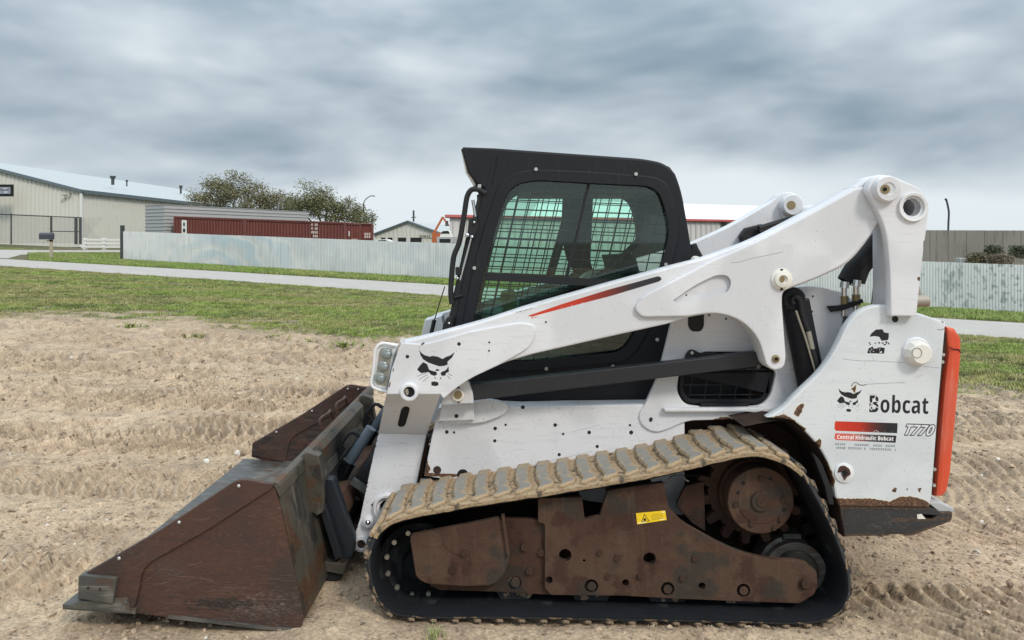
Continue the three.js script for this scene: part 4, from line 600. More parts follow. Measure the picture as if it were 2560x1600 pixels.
// --- undercarriage (near side)
{
  const Z = 3.165, h = (x, y, r) => circleHole(x, y, r, Z), rollers = [[1478.5, 1465], [1669, 1472], [1859, 1476]];
  const fr = part(loader, 'track_frame', plate([[1362, 1310], [1345, 1306], [1345, 1246], [1455, 1243], [1462, 1300], [1500, 1290, 4], [1518, 1228], [1540, 1223], [1660, 1206], [1672, 1268], [1704, 1305, 30], [1755, 1334, 30], [1809, 1363, 30], [1864, 1385, 30], [1937, 1401, 30], [1984, 1400], [2017, 1407], [2042, 1430], [2044, 1465], [2035, 1487], [1998, 1509], [1882, 1505], [1682, 1497], [1560, 1490], [1377, 1488], [1362, 1470]], Z, 0.03, { r: 5, bevel: 0.003, holes: [h(1413, 1388, 18), h(1624, 1397, 18), h(1460, 1401, 5), h(1373, 1450, 11), h(1564, 1457, 11), h(1755, 1465, 11), ...rollers.map(([x, y]) => h(x, y, 19))] }), M.mud);
  part(fr, 'frame_web', [blk(1380, 1400, 1980, 1480, Z + 0.09, Z + 0.13), blk(1360, 1320, 1640, 1470, Z + 0.1, Z + 0.14)], M.mud);
  const fp = part(loader, 'front_frame_plate', plate([[1040, 1340], [1258, 1296], [1375, 1300], [1375, 1488], [1235, 1480], [1100, 1476], [1076, 1466]], Z + 0.022, 0.03, { r: 4, holes: [circleHole(1287.5, 1456, 19, Z + 0.022)] }), M.mudDark);
  const co = part(loader, 'idler_cover', plate([[1026, 1338, 14], [1160, 1312, 30], [1249, 1294, 10], [1267, 1318, 8], [1276, 1392, 12], [1262, 1436, 22], [1235, 1464, 22], [1166, 1467, 8], [1067, 1461, 20], [1040, 1446, 16], [1025, 1352, 10]], 3.145, 0.03, { bevel: 0.006 }), M.mud);
  part(co, 'cover_pocket', plate([[1106, 1346, 14], [1122, 1342], [1150, 1362], [1174, 1374], [1174, 1390], [1140, 1386], [1112, 1368]], 3.1415, 0.006, { r: 5, bevel: 0.002 }), M.mud);
  part(co, 'cover_rib', plate([[1253, 1290], [1261, 1288], [1273, 1390], [1268, 1396]], 3.13, 0.03, { r: 3 }), M.mud);
  part(co, 'cover_step', [plate([[1176, 1380], [1180, 1380], [1176, 1462], [1172, 1462]], 3.142, 0.006, { r: 1, bevel: 0.001 })], M.mud);
  stud(co, 'bolt', 1160, 1383, 8, 3.143, 0.012, M.mud); stud(co, 'plug', 1131, 1424, 10, 3.1445, 0.006, M.mudDark, discg);
  for (const [x, y] of [[1311, 1368], [1353, 1381], [1324, 1427]]) stud(fp, 'bolt', x, y, 8.5, Z + 0.022, 0.014, M.mud, discg);
  for (const [x, y, r] of [[1544, 1395, 8], [1520, 1440, 7], [1738, 1395, 8], [1706, 1445, 7], [1500, 1382, 7], [1600, 1440, 6]]) stud(fr, 'bolt', x, y, r, Z, 0.01, M.mud, discg);
  stud(fr, 'end_bolt', 2014, 1458, 12, Z, 0.02, M.mud, hexg); stud(fr, 'washer', 2010, 1460, 15, Z, 0.003, M.mudDark, discg);
  // round rollers behind the frame; each axle end shows in its hole
  for (const [x, y] of [[1287.5, 1456], ...rollers]) { const r = part(loader, 'track_roller', [cylZ(x, y + 5, 50, Z + 0.06, Z + 0.13, 28), cylZ(x, y + 5, 50, Z + 0.2, Z + 0.27, 28), cylZ(x, y, 16, Z + 0.03, Z + 0.28)], M.dusty); part(r, 'axle_end', [cylZ(x + 1, y + 1, 11, Z + 0.008, Z + 0.05, 18)], M.mud); }
  // cross tubes: dark ends above the frame
  for (const q of [[[1350, 1252], [1452, 1247], [1456, 1301], [1352, 1306]], [[1529, 1226], [1634, 1212], [1642, 1270], [1535, 1281]]]) { const b = part(loader, 'cross_tube', plate(q, Z + 0.012, 0.5, { r: 4, bevel: 0.006 }), std({ color: 0x1b2430, roughness: 0.35, metalness: 0.2 })); stud(b, 'bolt', q[3][0] + 10, q[3][1] - 8, 4, Z + 0.012, 0.008, M.zinc); }
  // front idler wheel
  const iw = part(loader, 'front_idler', [turned(1046, 1408, 3.26, [[100, -0.2], [100, -0.14], [88, -0.13], [88, -0.05], [100, -0.04], [100, 0], [84, 0.004], [74, -0.03], [40, -0.03], [34, 0.02], [0.1, 0.02]], 48)], M.rubber);
  for (let k = 0; k < 12; k++) { const a = k / 12 * 6.283 + 0.2; stud(iw, 'bolt', 1046 + Math.cos(a) * 80, 1408 + Math.sin(a) * 80, 6.5, 3.258, 0.014, M.zinc); }
  // drive sprocket with hub
  const sp = new THREE.Shape(), Zs = 3.33, [sx, sy] = [X(1902, 3.2), Y(1252, 3.2)], n = 15; for (let k = 0; k < n; k++) { const a = k / n * 6.2832; for (const [da, r] of [[-0.2, 0.195], [-0.12, 0.19], [-0.075, 0.238], [0.0, 0.244], [0.075, 0.238], [0.12, 0.19]]) { const t = a + da, x = sx + Math.cos(t) * r, y = sy + Math.sin(t) * r; k || da !== -0.2 ? sp.lineTo(x, y) : sp.moveTo(x, y); } } sp.closePath();
  const sk = part(loader, 'drive_sprocket', extrude(sp, Zs, 0.045, 0.004), M.mudDark);
  const hb = part(sk, 'hub', turned(1902, 1252, 3.2, [[88, -0.17], [88, -0.1], [83, -0.09], [83, -0.004], [81, 0], [58, 0], [56, 0.003], [26, 0.003], [24, 0.012], [0.1, 0.012]], 44), M.mud);
  stud(sk, 'hub_cap', 1906, 1253, 15, 3.188, 0.003, M.mud, discg);
  for (const [dx, dy, r] of [[-56, -20, 5], [24, -54, 5], [58, 22, 5], [-26, 27, 5], [-22, 56, 8], [56, -4, 6], [50, 46, 6], [-62, 10, 6], [0, -56, 6], [-44, -44, 5], [34, 68, 6]]) stud(sk, r === 5 ? 'bolt_hole' : 'bolt', 1902 + dx, 1252 + dy, r, 3.2, r === 5 ? 0.001 : 0.01, r === 5 ? M.pit : M.mud, r === 5 ? discg : hexg);
  part(loader, 'drive_motor', [cylZ(1890, 1250, 88, 3.38, 3.75, 32)], M.mud); part(loader, 'sprocket_guard', plate([[1690, 1262], [1712, 1216], [1760, 1204], [1764, 1330], [1730, 1308]], 3.3, 0.02, { r: 6 }), M.mudDark);
  part(loader, 'rear_idler', [turned(1986, 1432, 3.3, [[30, -0.2], [60, -0.18], [78, -0.16], [78, -0.06], [70, -0.05], [70, -0.03], [78, -0.02], [78, 0.01], [60, 0.012], [56, -0.01], [20, -0.01], [18, 0.01], [0.1, 0.01]], 40)], M.steel);
  part(loader, 'guard_strip', blk(1958, 1336, 2004, 1350, 3.34, 3.44, 0.003), M.steel);
  part(loader, 'hose_clip', [tube([V(1655, 1207, 3.19), V(1668, 1206, 3.19), V(1672, 1198, 3.19), V(1678, 1192, 3.19), V(1708, 1190, 3.19), V(1714, 1200, 3.19), V(1722, 1203, 3.19)], 0.004, 30, 6)], M.steel);
  // yellow warning sticker
  const cv = document.createElement('canvas'); cv.width = 240; cv.height = 90; const c = cv.getContext('2d'); c.fillStyle = '#e6c21a'; c.fillRect(0, 0, 240, 90); c.fillStyle = '#c9a514'; for (let i = 0; i < 90; i++) c.fillRect(rr(0, 240), rr(0, 90), rr(1, 5), rr(1, 3)); c.strokeStyle = '#3a300c'; c.lineWidth = 5; c.beginPath(); c.moveTo(68, 16); c.lineTo(100, 74); c.lineTo(38, 74); c.closePath(); c.stroke(); c.fillStyle = '#1b170a'; c.beginPath(); c.ellipse(66, 58, 11, 12, 0, 0, 7); c.fill(); c.strokeStyle = '#5c4d14'; c.lineWidth = 3; for (let r = 0; r < 4; r++) { c.beginPath(); for (let x = 118; x < 222; x += 7) c.lineTo(x, 26 + r * 14 - (x - 118) * 0.02 + (x * 7 % 3)); c.stroke(); } c.fillStyle = '#efe6c0'; c.fillRect(212, 8, 24, 10); c.fillRect(6, 76, 70, 8); c.fillRect(186, 74, 40, 7);
  const t = new THREE.CanvasTexture(cv); t.colorSpace = THREE.SRGBColorSpace; const A = [V(1593, 1311, Z - 0.002), V(1667, 1300, Z - 0.002), V(1663, 1276, Z - 0.002), V(1590, 1283, Z - 0.002)], g = new THREE.BufferGeometry(); g.setAttribute('position', new THREE.Float32BufferAttribute([0, 1, 2, 0, 2, 3].flatMap((i) => A[i].toArray()), 3)); g.setAttribute('uv', new THREE.Float32BufferAttribute([0, 0, 1, 0, 1, 1, 0, 0, 1, 1, 0, 1], 2)); g.computeVertexNormals(); part(fr, 'warning_sticker', g, std({ map: t, roughness: 0.5 }));
}
// --- hull between the tracks, body sides
{
  part(loader, 'hull', [plate([[1062, 1245], [1700, 1190], [1960, 1195], [2062, 1400], [2040, 1480], [1062, 1470]], 3.54, 0.04, { r: 10 }), box(0.6, 0.5, -4.09, 1.75, 0.52, 0.98, 0.02), box(0.6, 0.3, -4.09, 1.6, 0.2, 0.9)], M.liner);
  const Z = 3.47, mat = panelMat(Z, 1050, 990, 1720, 1300, 1.5, 400, (c) => {
    wear(c, 1060, 1010, 1710, 1200, 200);
    c.strokeStyle = 'rgba(120,130,140,0.55)'; c.lineWidth = 1.1; for (const [a, b, d, e] of [[1300, 1170, 1480, 1128], [1280, 1192, 1330, 1180], [1430, 1080, 1500, 1062]]) { c.beginPath(); c.moveTo(a, b); c.lineTo(d, e); c.stroke(); }
    rustPatch(c, [[1062, 1150], [1068, 1146], [1070, 1160], [1076, 1172], [1070, 1186], [1060, 1188]]); rustPatch(c, [[1062, 1182], [1100, 1184], [1180, 1186], [1180, 1192], [1062, 1192]], false); c.strokeStyle = '#8fa0a8'; c.lineWidth = 1; c.beginPath(); c.moveTo(1205, 1175); c.lineTo(1240, 1180); c.stroke();
  });
  const bp = part(loader, 'body_side', mat.userData.uv(plate([[1096, 1020, 4], [1240, 1014, 4], [1307, 1017, 4], [1420, 1014, 4], [1712, 1011, 4], [1712, 1290], [1060, 1190, 6], [1078, 1098, 6]], Z, 0.12, { bevel: 0.006 })), mat);
  for (const [x, y, r] of [[1117, 1080, 4.5], [1135, 1081, 3], [1238, 1071, 4.5], [1264, 1062, 3], [1237, 1102, 4], [1388, 1062.5, 4.5], [1408, 1085, 3], [1473, 1081, 4.5], [1493, 1116, 4], [1398, 1136.5, 4], [1575, 1063, 3], [1578, 1081, 5]]) stud(bp, 'bolt_hole', x, y, r, Z, 0.001, M.matt, discg);
  stud(bp, 'bolt_hole', 1093, 1175, 10, Z, 0.0012, M.rust, discg); stud(bp, 'bolt_hole', 1157, 1187, 14, Z, 0.0012, M.pit, discg); stud(bp, 'paint_chip', 1307, 1018, 5, Z, 0.003, M.matt, domeg);
  // lower dark step below the panel
  part(loader, 'lower_sill', blk(1062, 1191, 1330, 1230, 3.5, 3.6), M.matt);
  part(loader, 'body_bulge', plate([[1095, 1060, 3], [1184, 1006, 6], [1214, 998, 40], [1252, 1004, 30], [1276, 1018, 10], [1262, 1036, 30], [1226, 1052, 30], [1190, 1060, 20]], Z - 0.02, 0.04, { bevel: 0.006 }), M.white);
  part(loader, 'step_block', [plate([[1104, 1012], [1184, 1008], [1186, 1050], [1096, 1054]], Z - 0.05, 0.07, { r: 3, bevel: 0.006 })], M.white); stud(loader, 'paint_chip', 1141, 1040, 5, Z - 0.05, 0.001, M.mudDark, discg);
  // bracket that carries the front end of the link
  const br = part(loader, 'link_bracket', plate([[1100, 1012, 4], [1118, 972, 20], [1148, 950, 20], [1170, 952, 20], [1182, 982, 14], [1184, 1009, 5]], 3.34, 0.05, { bevel: 0.008 }), M.white);
  part(br, 'pin_collar', turned(1145, 987, 3.34, [[17, 0], [16, 0.012], [13, 0.016], [0.1, 0.016]]), M.cream); stud(br, 'pin', 1145, 987, 10, 3.324, 0.004, M.brass, discg); for (const y of [970, 1004]) stud(br, 'bolt', 1146, y, 3.4, 3.34, 0.004, M.mudDark, discg);
}
// rear body panel with the screened vent
{
  const Z = 3.46, mat = panelMat(Z, 1560, 700, 2060, 1110, 1.6, 430, (c) => {
    wear(c, 1590, 720, 2050, 1090, 170);
    rustPatch(c, [[1781, 1050], [1800, 1044], [1815, 1042], [1838, 1050], [1830, 1055], [1800, 1054], [1786, 1055]]); rustPatch(c, [[1620, 1080], [1640, 1081], [1648, 1086], [1634, 1087]], false); c.fillStyle = '#20242a'; c.beginPath(); c.ellipse(1627, 1049, 4.5, 6, 0.3, 0, 7); c.fill();
    for (const [x, y] of [[2010, 738], [2032, 741], [2030, 779], [1815, 797], [1773, 788]]) { c.beginPath(); c.arc(x, y, 3, 0, 7); c.fillStyle = '#4a4e52'; c.fill(); }
  });
  const vent = outline([[1698, 936, 10], [1692, 978, 16], [1711, 1012, 20], [1760, 1018, 6], [1860, 1018, 6], [1905, 1014, 20], [1927, 990, 20], [1941, 932, 10], [1900, 880, 20], [1750, 880, 20]], Z, 8, new THREE.Path());
  const rp = part(loader, 'rear_body_panel', mat.userData.uv(plate([[1682, 770], [1960, 720, 10], [2035, 712, 40], [2120, 735, 20], [2160, 790], [2100, 960], [1990, 1040], [1925, 1046, 6], [1837, 1049, 30], [1718, 1052, 60], [1672, 1074, 40], [1636, 1084, 22], [1603, 1064, 22], [1595, 1036, 22], [1612, 1012, 22], [1644, 944, 6], [1654, 904, 6], [1678, 808, 6]], Z, 0.03, { bevel: 0.007, holes: [vent] })), mat);
  const vf = outline([[1702, 932], [1697, 977, 16], [1714, 1009, 20], [1905, 1010, 20], [1922, 989, 20], [1936, 932]], Z + 0.012, 8); vf.holes.push(outline([[1712, 926], [1708, 974, 12], [1722, 999, 12], [1898, 999, 14], [1911, 984, 12], [1925, 926]], Z + 0.012, 8, new THREE.Path()));
  part(rp, 'vent_frame', extrude(vf, Z + 0.012, 0.03, 0.004), M.black); part(rp, 'vent_lip', blk(1752, 1009, 1872, 1021, Z - 0.003, Z + 0.03, 0.003), M.black);
  part(rp, 'vent_well', [blk(1660, 860, 1960, 1030, Z + 0.16, Z + 0.18)], M.black);
  const w = []; for (let k = 0; k < 7; k++) { const x = 1728 + k * 38; w.push(rod(V(x + 12, 880, Z + 0.03), V(x - 8, 1012, Z + 0.03), 0.0022, 5)); } for (let k = 0; k < 6; k++) { const y = 886 + k * 25; w.push(rod(V(1690, y + 2, Z + 0.033), V(1945, y, Z + 0.033), 0.0022, 5)); } part(rp, 'vent_screen', w, std({ color: 0x2e3030, roughness: 0.5, metalness: 0.3 }));
  for (let k = 0; k < 5; k++) part(rp, 'vent_slot', blk(1727 + k * 40, 1001, 1727 + k * 40 + (k === 4 ? 20 : 33), 1008, Z + 0.03, Z + 0.05), M.zinc);
  part(rp, 'shelf_rib', plate([[1660, 1022, 4], [1800, 1020, 4], [1925, 1019], [1990, 1010], [1990, 1030], [1900, 1034, 8], [1870, 1030, 10], [1663, 1031, 4]], Z - 0.03, 0.035, { bevel: 0.007 }), M.white);
  part(rp, 'lamp_opening', plate([[1720, 770], [1760, 770], [1760, 816, 18], [1752, 829, 14], [1729, 829, 14], [1720, 816, 18]], Z - 0.002, 0.004, { bevel: 0 }), M.matt);
  const la = part(rp, 'latch', plate([[1712, 902], [1716, 884, 10], [1727, 874, 10], [1738, 876, 10], [1752, 884, 8], [1790, 882, 14], [1806, 892]], Z - 0.02, 0.02, { r: 5 }), M.matt); stud(la, 'screw', 1730, 882, 4, Z - 0.02, 0.004, M.screw, discg);
  part(loader, 'engine_block', [box(1.45, 0.72, -4.09, 0.6, 0.75, 1.0)], M.liner);
}
// --- the black link and its rear joint
{
  const lk = part(loader, 'control_link', plate([[1130, 967], [1905, 879], [1925, 894], [1917, 914], [1132, 1008]], 3.36, 0.06, { r: 8, bevel: 0.005 }), M.link); stud(lk, 'bolt', 1896, 916, 6, 3.362, 0.01, M.steel, domeg);
}
// --- loader arm, near side
{
  const Z = 3.25, ring = [];
  const catHead = (c, ox, oy, k) => {
    const q = (pts) => poly(c, pts.map(([x, y]) => [ox + (x - 860) * k, oy + (y - 200) * k]), '#15161c');
    q([[860, 200], [890, 245], [940, 280], [1010, 300], [1060, 290], [1130, 300], [1200, 335], [1260, 300], [1310, 285], [1375, 235], [1340, 310], [1270, 375], [1275, 415], [1220, 435], [1150, 440], [1060, 410], [990, 385], [920, 340], [880, 280]]);
    q([[920, 380], [975, 410], [1005, 490], [1060, 510], [1110, 520], [1120, 560], [1080, 580], [1030, 560], [1000, 525], [890, 540], [830, 490], [870, 430]]);
    q([[1190, 520], [1235, 505], [1265, 480], [1285, 440], [1292, 520], [1250, 540], [1240, 575], [1190, 580], [1170, 545]]); q([[1035, 670], [1080, 660], [1140, 675], [1140, 715], [1100, 728], [1040, 720]]); q([[1095, 500], [1110, 480], [1160, 490], [1130, 512]]);
    c.strokeStyle = '#1c1d22'; c.lineWidth = 9 * k; for (const [a, b, d, e] of [[1088, 590, 1096, 622], [1178, 598, 1166, 632]]) { c.beginPath(); c.moveTo(ox + (a - 860) * k, oy + (b - 200) * k); c.lineTo(ox + (d - 860) * k, oy + (e - 200) * k); c.stroke(); }
    c.lineWidth = 5 * k; for (const [a, b, d, e, f, g] of [[960, 545, 890, 555, 830, 590], [985, 565, 915, 590, 860, 635], [1000, 590, 960, 620, 910, 665], [1285, 545, 1310, 570, 1340, 580], [1265, 575, 1290, 595, 1310, 625]]) { c.beginPath(); c.moveTo(ox + (a - 860) * k, oy + (b - 200) * k); c.quadraticCurveTo(ox + (d - 860) * k, oy + (e - 200) * k, ox + (f - 860) * k, oy + (g - 200) * k); c.stroke(); }
  };
  M.catHead = catHead;
  const mat = panelMat(Z, 930, 430, 2250, 1100, 1.5, 460, (c) => {
    wear(c, 960, 440, 2240, 1000, 380);
    const st = [[1319, 790.5], [1405, 761], [1519, 725.5], [1646, 691], [1653, 693], [1655, 699], [1649, 704], [1529, 740], [1417, 769], [1345, 788], [1330, 792]], g = c.createLinearGradient(1320, 0, 1660, 0); g.addColorStop(0, '#c23a1d'); g.addColorStop(0.35, '#b8321c'); g.addColorStop(0.62, '#6d2a24'); g.addColorStop(0.78, '#2b262c'); g.addColorStop(1, '#202228'); poly(c, st, g);
    c.fillStyle = '#b5482b'; for (let i = 0; i < 9; i++) c.fillRect(rr(1328, 1345), rr(788, 796), rr(1, 2.5), rr(1, 3)); c.fillStyle = '#dcdde0'; for (let i = 0; i < 8; i++) c.fillRect(rr(1400, 1460), rr(752, 768), rr(1, 3), 1.2); c.fillStyle = '#2b2d33'; for (let i = 0; i < 8; i++) c.fillRect(1292 + i * 5 + rr(-1, 1), 780 - i * 1.2, 2.6, 1.7);
    catHead(c, 900 + 860 / 5.815, 840 + 200 / 5.815, 1 / 5.815);
    c.strokeStyle = '#3a342c'; c.lineWidth = 3.5; c.beginPath(); c.moveTo(1053, 862); c.lineTo(1060, 858); c.stroke(); c.strokeStyle = '#b9a98c'; c.lineWidth = 1.6; c.beginPath(); c.moveTo(1048, 872); c.quadraticCurveTo(1050, 864, 1053, 861); c.stroke();
    c.fillStyle = '#17191d'; for (const [x, y, r] of [[1018.5, 891.5, 4.5], [1147.5, 860, 4.5], [1223, 856, 2.4], [1222.5, 877, 2.4], [1365, 806, 2.5], [1717, 738, 2.2]]) { c.beginPath(); c.arc(x, y, r, 0, 7); c.fill(); }
    c.strokeStyle = '#8b8f96'; c.lineWidth = 1.4; c.beginPath(); c.moveTo(1825, 656); c.quadraticCurveTo(1840, 659, 1870, 648); c.lineTo(1955, 630); c.stroke();
    c.fillStyle = '#4a3c32'; for (const [x, y, w, h, a] of [[995, 867, 3, 18, 0.25], [987, 895, 3, 16, 0.25], [983, 925, 2.4, 8, 0.25], [974, 962, 3, 12, 0.25]]) { c.save(); c.translate(x, y); c.rotate(a); c.fillRect(-w / 2, -h / 2, w, h); c.restore(); }
  });
  const uv = mat.userData.uv;
  const arm = part(loader, 'loader_arm', uv(plate([[1003, 856, 6], [1062, 843, 30], [1211, 803, 40], [1322, 766, 40], [1500, 716, 40], [1693, 663, 40], [1760, 647, 40], [1817, 626, 40], [1872, 607, 30], [1920, 585, 30], [2020, 533, 40], [2150, 461, 20], [2185, 437, 20], [2225, 437, 26], [2262, 470, 26], [2240, 515, 26], [2206, 548, 8], [2180, 588, 20], [2137, 642, 40], [2109, 666, 30], [2055, 691, 30], [2000, 713, 20], [1957, 728, 24], [1956, 760, 16], [1966, 894, 14], [1962, 918, 18], [1938, 929, 24], [1916, 916, 18], [1900, 858, 24], [1884, 832, 20], [1854, 805, 26], [1817, 789, 26], [1778, 784, 26], [1720, 793, 20], [1678, 808, 20], [1520, 843, 30], [1330, 886, 20], [1262, 906, 30], [1178, 945, 30], [1138, 972, 20], [1108, 998, 20], [1100, 985], [966, 985, 2], [979, 922]], Z + 0.012, 0.13, { bevel: 0.009 })), mat, 'near loader arm with orange and black stripe');
  part(arm, 'front_gusset', uv(plate([[1003, 857, 3], [1060, 861, 20], [1178, 828, 30], [1305, 805, 26], [1340, 815, 26], [1338, 842, 26], [1322, 870, 20], [1262, 906, 30], [1178, 945, 30], [1138, 972, 20], [1108, 998, 12], [1101, 986, 2], [966, 986, 2], [979, 922]], Z, 0.02, { bevel: 0.005 })), mat);
  part(arm, 'rear_casting', uv(plate([[1589, 765, 20], [1609, 739, 24], [1731, 678, 30], [1782, 650, 30], [1822, 634, 30], [1872, 613, 30], [1920, 590, 30], [2020, 538, 30], [2150, 466, 20], [2190, 470, 30], [2195, 530, 20], [2200, 552, 6], [2175, 590, 20], [2134, 640, 40], [2107, 663, 30], [2055, 689, 30], [1998, 711, 20], [1955, 727, 24], [1954, 760, 16], [1964, 894, 14], [1960, 917, 18], [1938, 927, 24], [1917, 915, 18], [1901, 858, 24], [1885, 831, 20], [1855, 803, 26], [1817, 787, 26], [1778, 782, 26], [1720, 791, 8], [1606, 793, 22], [1590, 778, 18]], Z - 0.008, 0.025, { bevel: 0.007, holes: [outline([[1678, 748, 12], [1735, 708, 40], [1790, 682, 26], [1820, 684, 20], [1832, 704, 18], [1824, 732, 16], [1760, 750, 30], [1700, 761, 14], [1683, 760, 10]], Z, 10, new THREE.Path())] })), mat);
  part(arm, 'arm_pocket_floor', uv(plate([[1670, 750], [1735, 700], [1790, 676], [1830, 680], [1838, 704], [1828, 738], [1690, 768]], Z + 0.0095, 0.006, { r: 12, bevel: 0 })), mat);
  // bosses and pins
  const boss = (parent, x, y, r, r2, Zb, d, pinMat, name = 'pin_boss') => { const b = part(parent, name, turned(x, y, Zb, [[r, -0.01], [r, d * 0.6], [r * 0.9, d], [r2 * 1.15, d], [r2, d - 0.004], [0.1, d - 0.004]]), M.white); stud(b, 'pin', x + 0.5, y, r2 * 0.85, Zb - d + 0.003, 0.005, pinMat, discg); stud(b, 'pin_socket', x + 0.5, y, r2 * 0.4, Zb - d - 0.003, 0.001, M.pit, hexg); return b; };
  M.boss = boss;
  const mid = part(arm, 'pivot_collar', turned(1954, 698, Z - 0.008, [[28, -0.002], [27, 0.006], [22, 0.008], [20, 0.02], [11, 0.024], [9, 0.016], [0.1, 0.016]], 12), M.cream); stud(mid, 'pin', 1954, 698, 8, Z - 0.026, 0.003, M.brass, discg); for (const y of [675, 723]) stud(mid, 'bolt', 1954, y, 3.4, Z - 0.012, 0.005, M.mudDark, discg);
  const lo = part(arm, 'link_pin', turned(1939, 897, Z - 0.008, [[10, 0], [9, 0.008], [5, 0.01], [4, 0.002], [0.1, 0.002]], 16), M.brass); stud(lo, 'pin_socket', 1939, 897, 4, Z - 0.011, 0.002, M.pit, discg);
  const fb = part(arm, 'front_pin_ring', turned(1024, 979, Z, [[24, -0.004], [23, 0.016], [20, 0.02], [15, 0.02], [13, 0.01], [13, -0.02]], 32), M.white); stud(fb, 'pin_hole', 1024, 979, 13.2, Z - 0.006, 0.002, M.pit, discg); part(fb, 'chipped_rim', [plate([[1012, 975], [1020, 971], [1022, 985], [1016, 990]], Z - 0.0125, 0.004, { r: 3, bevel: 0.001 })], M.zinc);
  stud(arm, 'edge_lug', 1006, 851, 6, Z + 0.02, 0.012, M.white, discg);
  // jog inwards and lower leg
  const Zl = 3.555, yb = (py, Za) => Y(py, Za), corner = (px, py, Za) => V(px, py, Za), th = 0.11;
  const TL = corner(966, 985, Z), TR = corner(1101, 985, Z), BL = corner(946, 1083, Zl), BR = corner(1066, 1086, Zl), k = new THREE.Vector3(0, 0.02, -th), TLb = TL.clone().add(k), TRb = TR.clone().add(k), BLb = BL.clone().add(k), BRb = BR.clone().add(k);
  const TM = corner(1096, 1020, 3.36), jog = part(arm, 'arm_jog', [quads([[BL, BR, TR, TL]]), quads([[BR, BRb, TRb, TR]]), quads([[TLb, BLb, BL, TL]]), quads([[BLb, TLb, TRb, BRb]])], M.white);
  { const q = (fx, fy) => TL.clone().lerp(TR, fx).lerp(BL.clone().lerp(BR, fx), fy), n = BR.clone().sub(BL).cross(TL.clone().sub(BL)).normalize(), ov = []; for (let i = 0; i < 24; i++) { const a = i / 24 * 6.2832, cx = Math.cos(a) * 0.082, cy = Math.sin(a) * 0.1, sy = Math.abs(cy) > 0 ? (cy > 0 ? 0.16 : -0.16) : 0; ov.push(q(0.43 + cx, 0.55 + cy + sy).addScaledVector(n, 0.0015)); } const cen = q(0.43, 0.55).addScaledVector(n, 0.0015), p = []; for (let i = 0; i < 24; i++) p.push(...cen.toArray(), ...ov[(i + 1) % 24].toArray(), ...ov[i].toArray()); const g = new THREE.BufferGeometry(); g.setAttribute('position', new THREE.Float32BufferAttribute(p, 3)); g.computeVertexNormals(); part(jog, 'slot_opening', boxUV(g), M.pit); }
  const legMat = panelMat(Zl, 860, 1060, 1080, 1400, 2, 490, (c) => { wear(c, 880, 1080, 1070, 1380, 60); const left = (t) => [lerp(946, 888, t), lerp(1083, 1340, t)]; for (let t = 0; t < 1; t += 0.035) { const [x, y] = left(t + rr(-0.012, 0.012)); if (rnd() < 0.75) rustPatch(c, [[x - 2, y - 4], [x + rr(1, 3.5), y], [x - 2, y + rr(2, 5)]], false); } rustPatch(c, [[928, 1262], [940, 1250], [944, 1256], [932, 1270]], false); rustPatch(c, [[940, 1249], [966, 1238], [966, 1243], [946, 1254]], false); c.fillStyle = 'rgba(120,128,135,0.5)'; c.fillRect(1000, 1107, 12, 1.4); c.fillRect(1014, 1108, 6, 1.2); c.fillStyle = '#6b5f55'; for (let i = 0; i < 14; i++) c.fillRect(rr(900, 1040), rr(1150, 1300), 1.6, 1.4); });
  const leg = part(arm, 'arm_leg', legMat.userData.uv(plate([[946, 1083, 0], [1066, 1086, 0], [1043, 1203, 4], [1040, 1226], [1000, 1330], [930, 1366], [905, 1376, 16], [887, 1362, 14], [884, 1345, 8], [900, 1296, 6], [923, 1184, 10]], Zl, th, { r: 4, bevel: 0.005, holes: [circleHole(972, 1272, 27, Zl)] })), legMat);
  part(leg, 'leg_edge', [plate([[1059, 1100, 2], [1071, 1098, 2], [1052, 1206, 2], [1041, 1206, 2]], Zl + 0.03, 0.1, { bevel: 0.002 })], M.mudDark);
  part(leg, 'leg_ring', turned(968, 1268, Zl, [[35, -0.05], [35, 0.016], [32, 0.02], [27, 0.02], [26, 0.01], [26, -0.1]], 36), M.white); part(leg, 'leg_well', cylZ(968, 1268, 27, Zl + 0.06, Zl + 0.1), M.pit);
  part(leg, 'grease_block', [turned(922, 1304, Zl, [[15, -0.01], [14, 0.02], [9, 0.026], [7, 0.02], [0.1, 0.02]], 20)], M.white); stud(leg, 'grease_nipple', 920, 1306, 6, Zl - 0.02, 0.012, M.chrome, domeg);
  part(leg, 'lower_pin_ring', turned(904, 1358, Zl, [[20, -0.01], [19, 0.014], [12, 0.018], [10, 0.0], [10, -0.03]], 28), M.white); stud(leg, 'pin_hole', 905, 1361, 11, Zl - 0.004, 0.004, M.rust, discg);
  // work light cluster on the front edge of the arm
  const hs = part(arm, 'light_housing', plate([[991, 866, 4], [952, 861, 12], [940, 872, 10], [934, 925, 6], [930, 962, 8], [938, 970, 6], [965, 978, 4]], 3.33, 0.1, { r: 6, bevel: 0.012 }), M.whitePlain);
  part(hs, 'light_well', plate([[982, 872], [953, 869, 8], [947, 880, 6], [938, 955, 8], [942, 961, 6], [966, 966, 4]], 3.3285, 0.02, { r: 5, bevel: 0.001 }), M.zinc); for (const [x, y, r] of [[966, 884, 15], [958, 915, 14], [950, 944, 15]]) { const g = new THREE.SphereGeometry(r * 3.33 / F, 20, 12); g.scale(1, 1, 0.6); g.translate(X(x, 3.325), Y(y, 3.325), -3.325); part(hs, 'lamp_lens', g, M.clear); const b = new THREE.SphereGeometry(r * 0.55 * 3.33 / F, 14, 8); b.scale(1, 1, 0.5); b.translate(X(x + 4, 3.324), Y(y + 3, 3.324), -3.32); part(hs, 'lamp_bulb', b, M.chrome); }
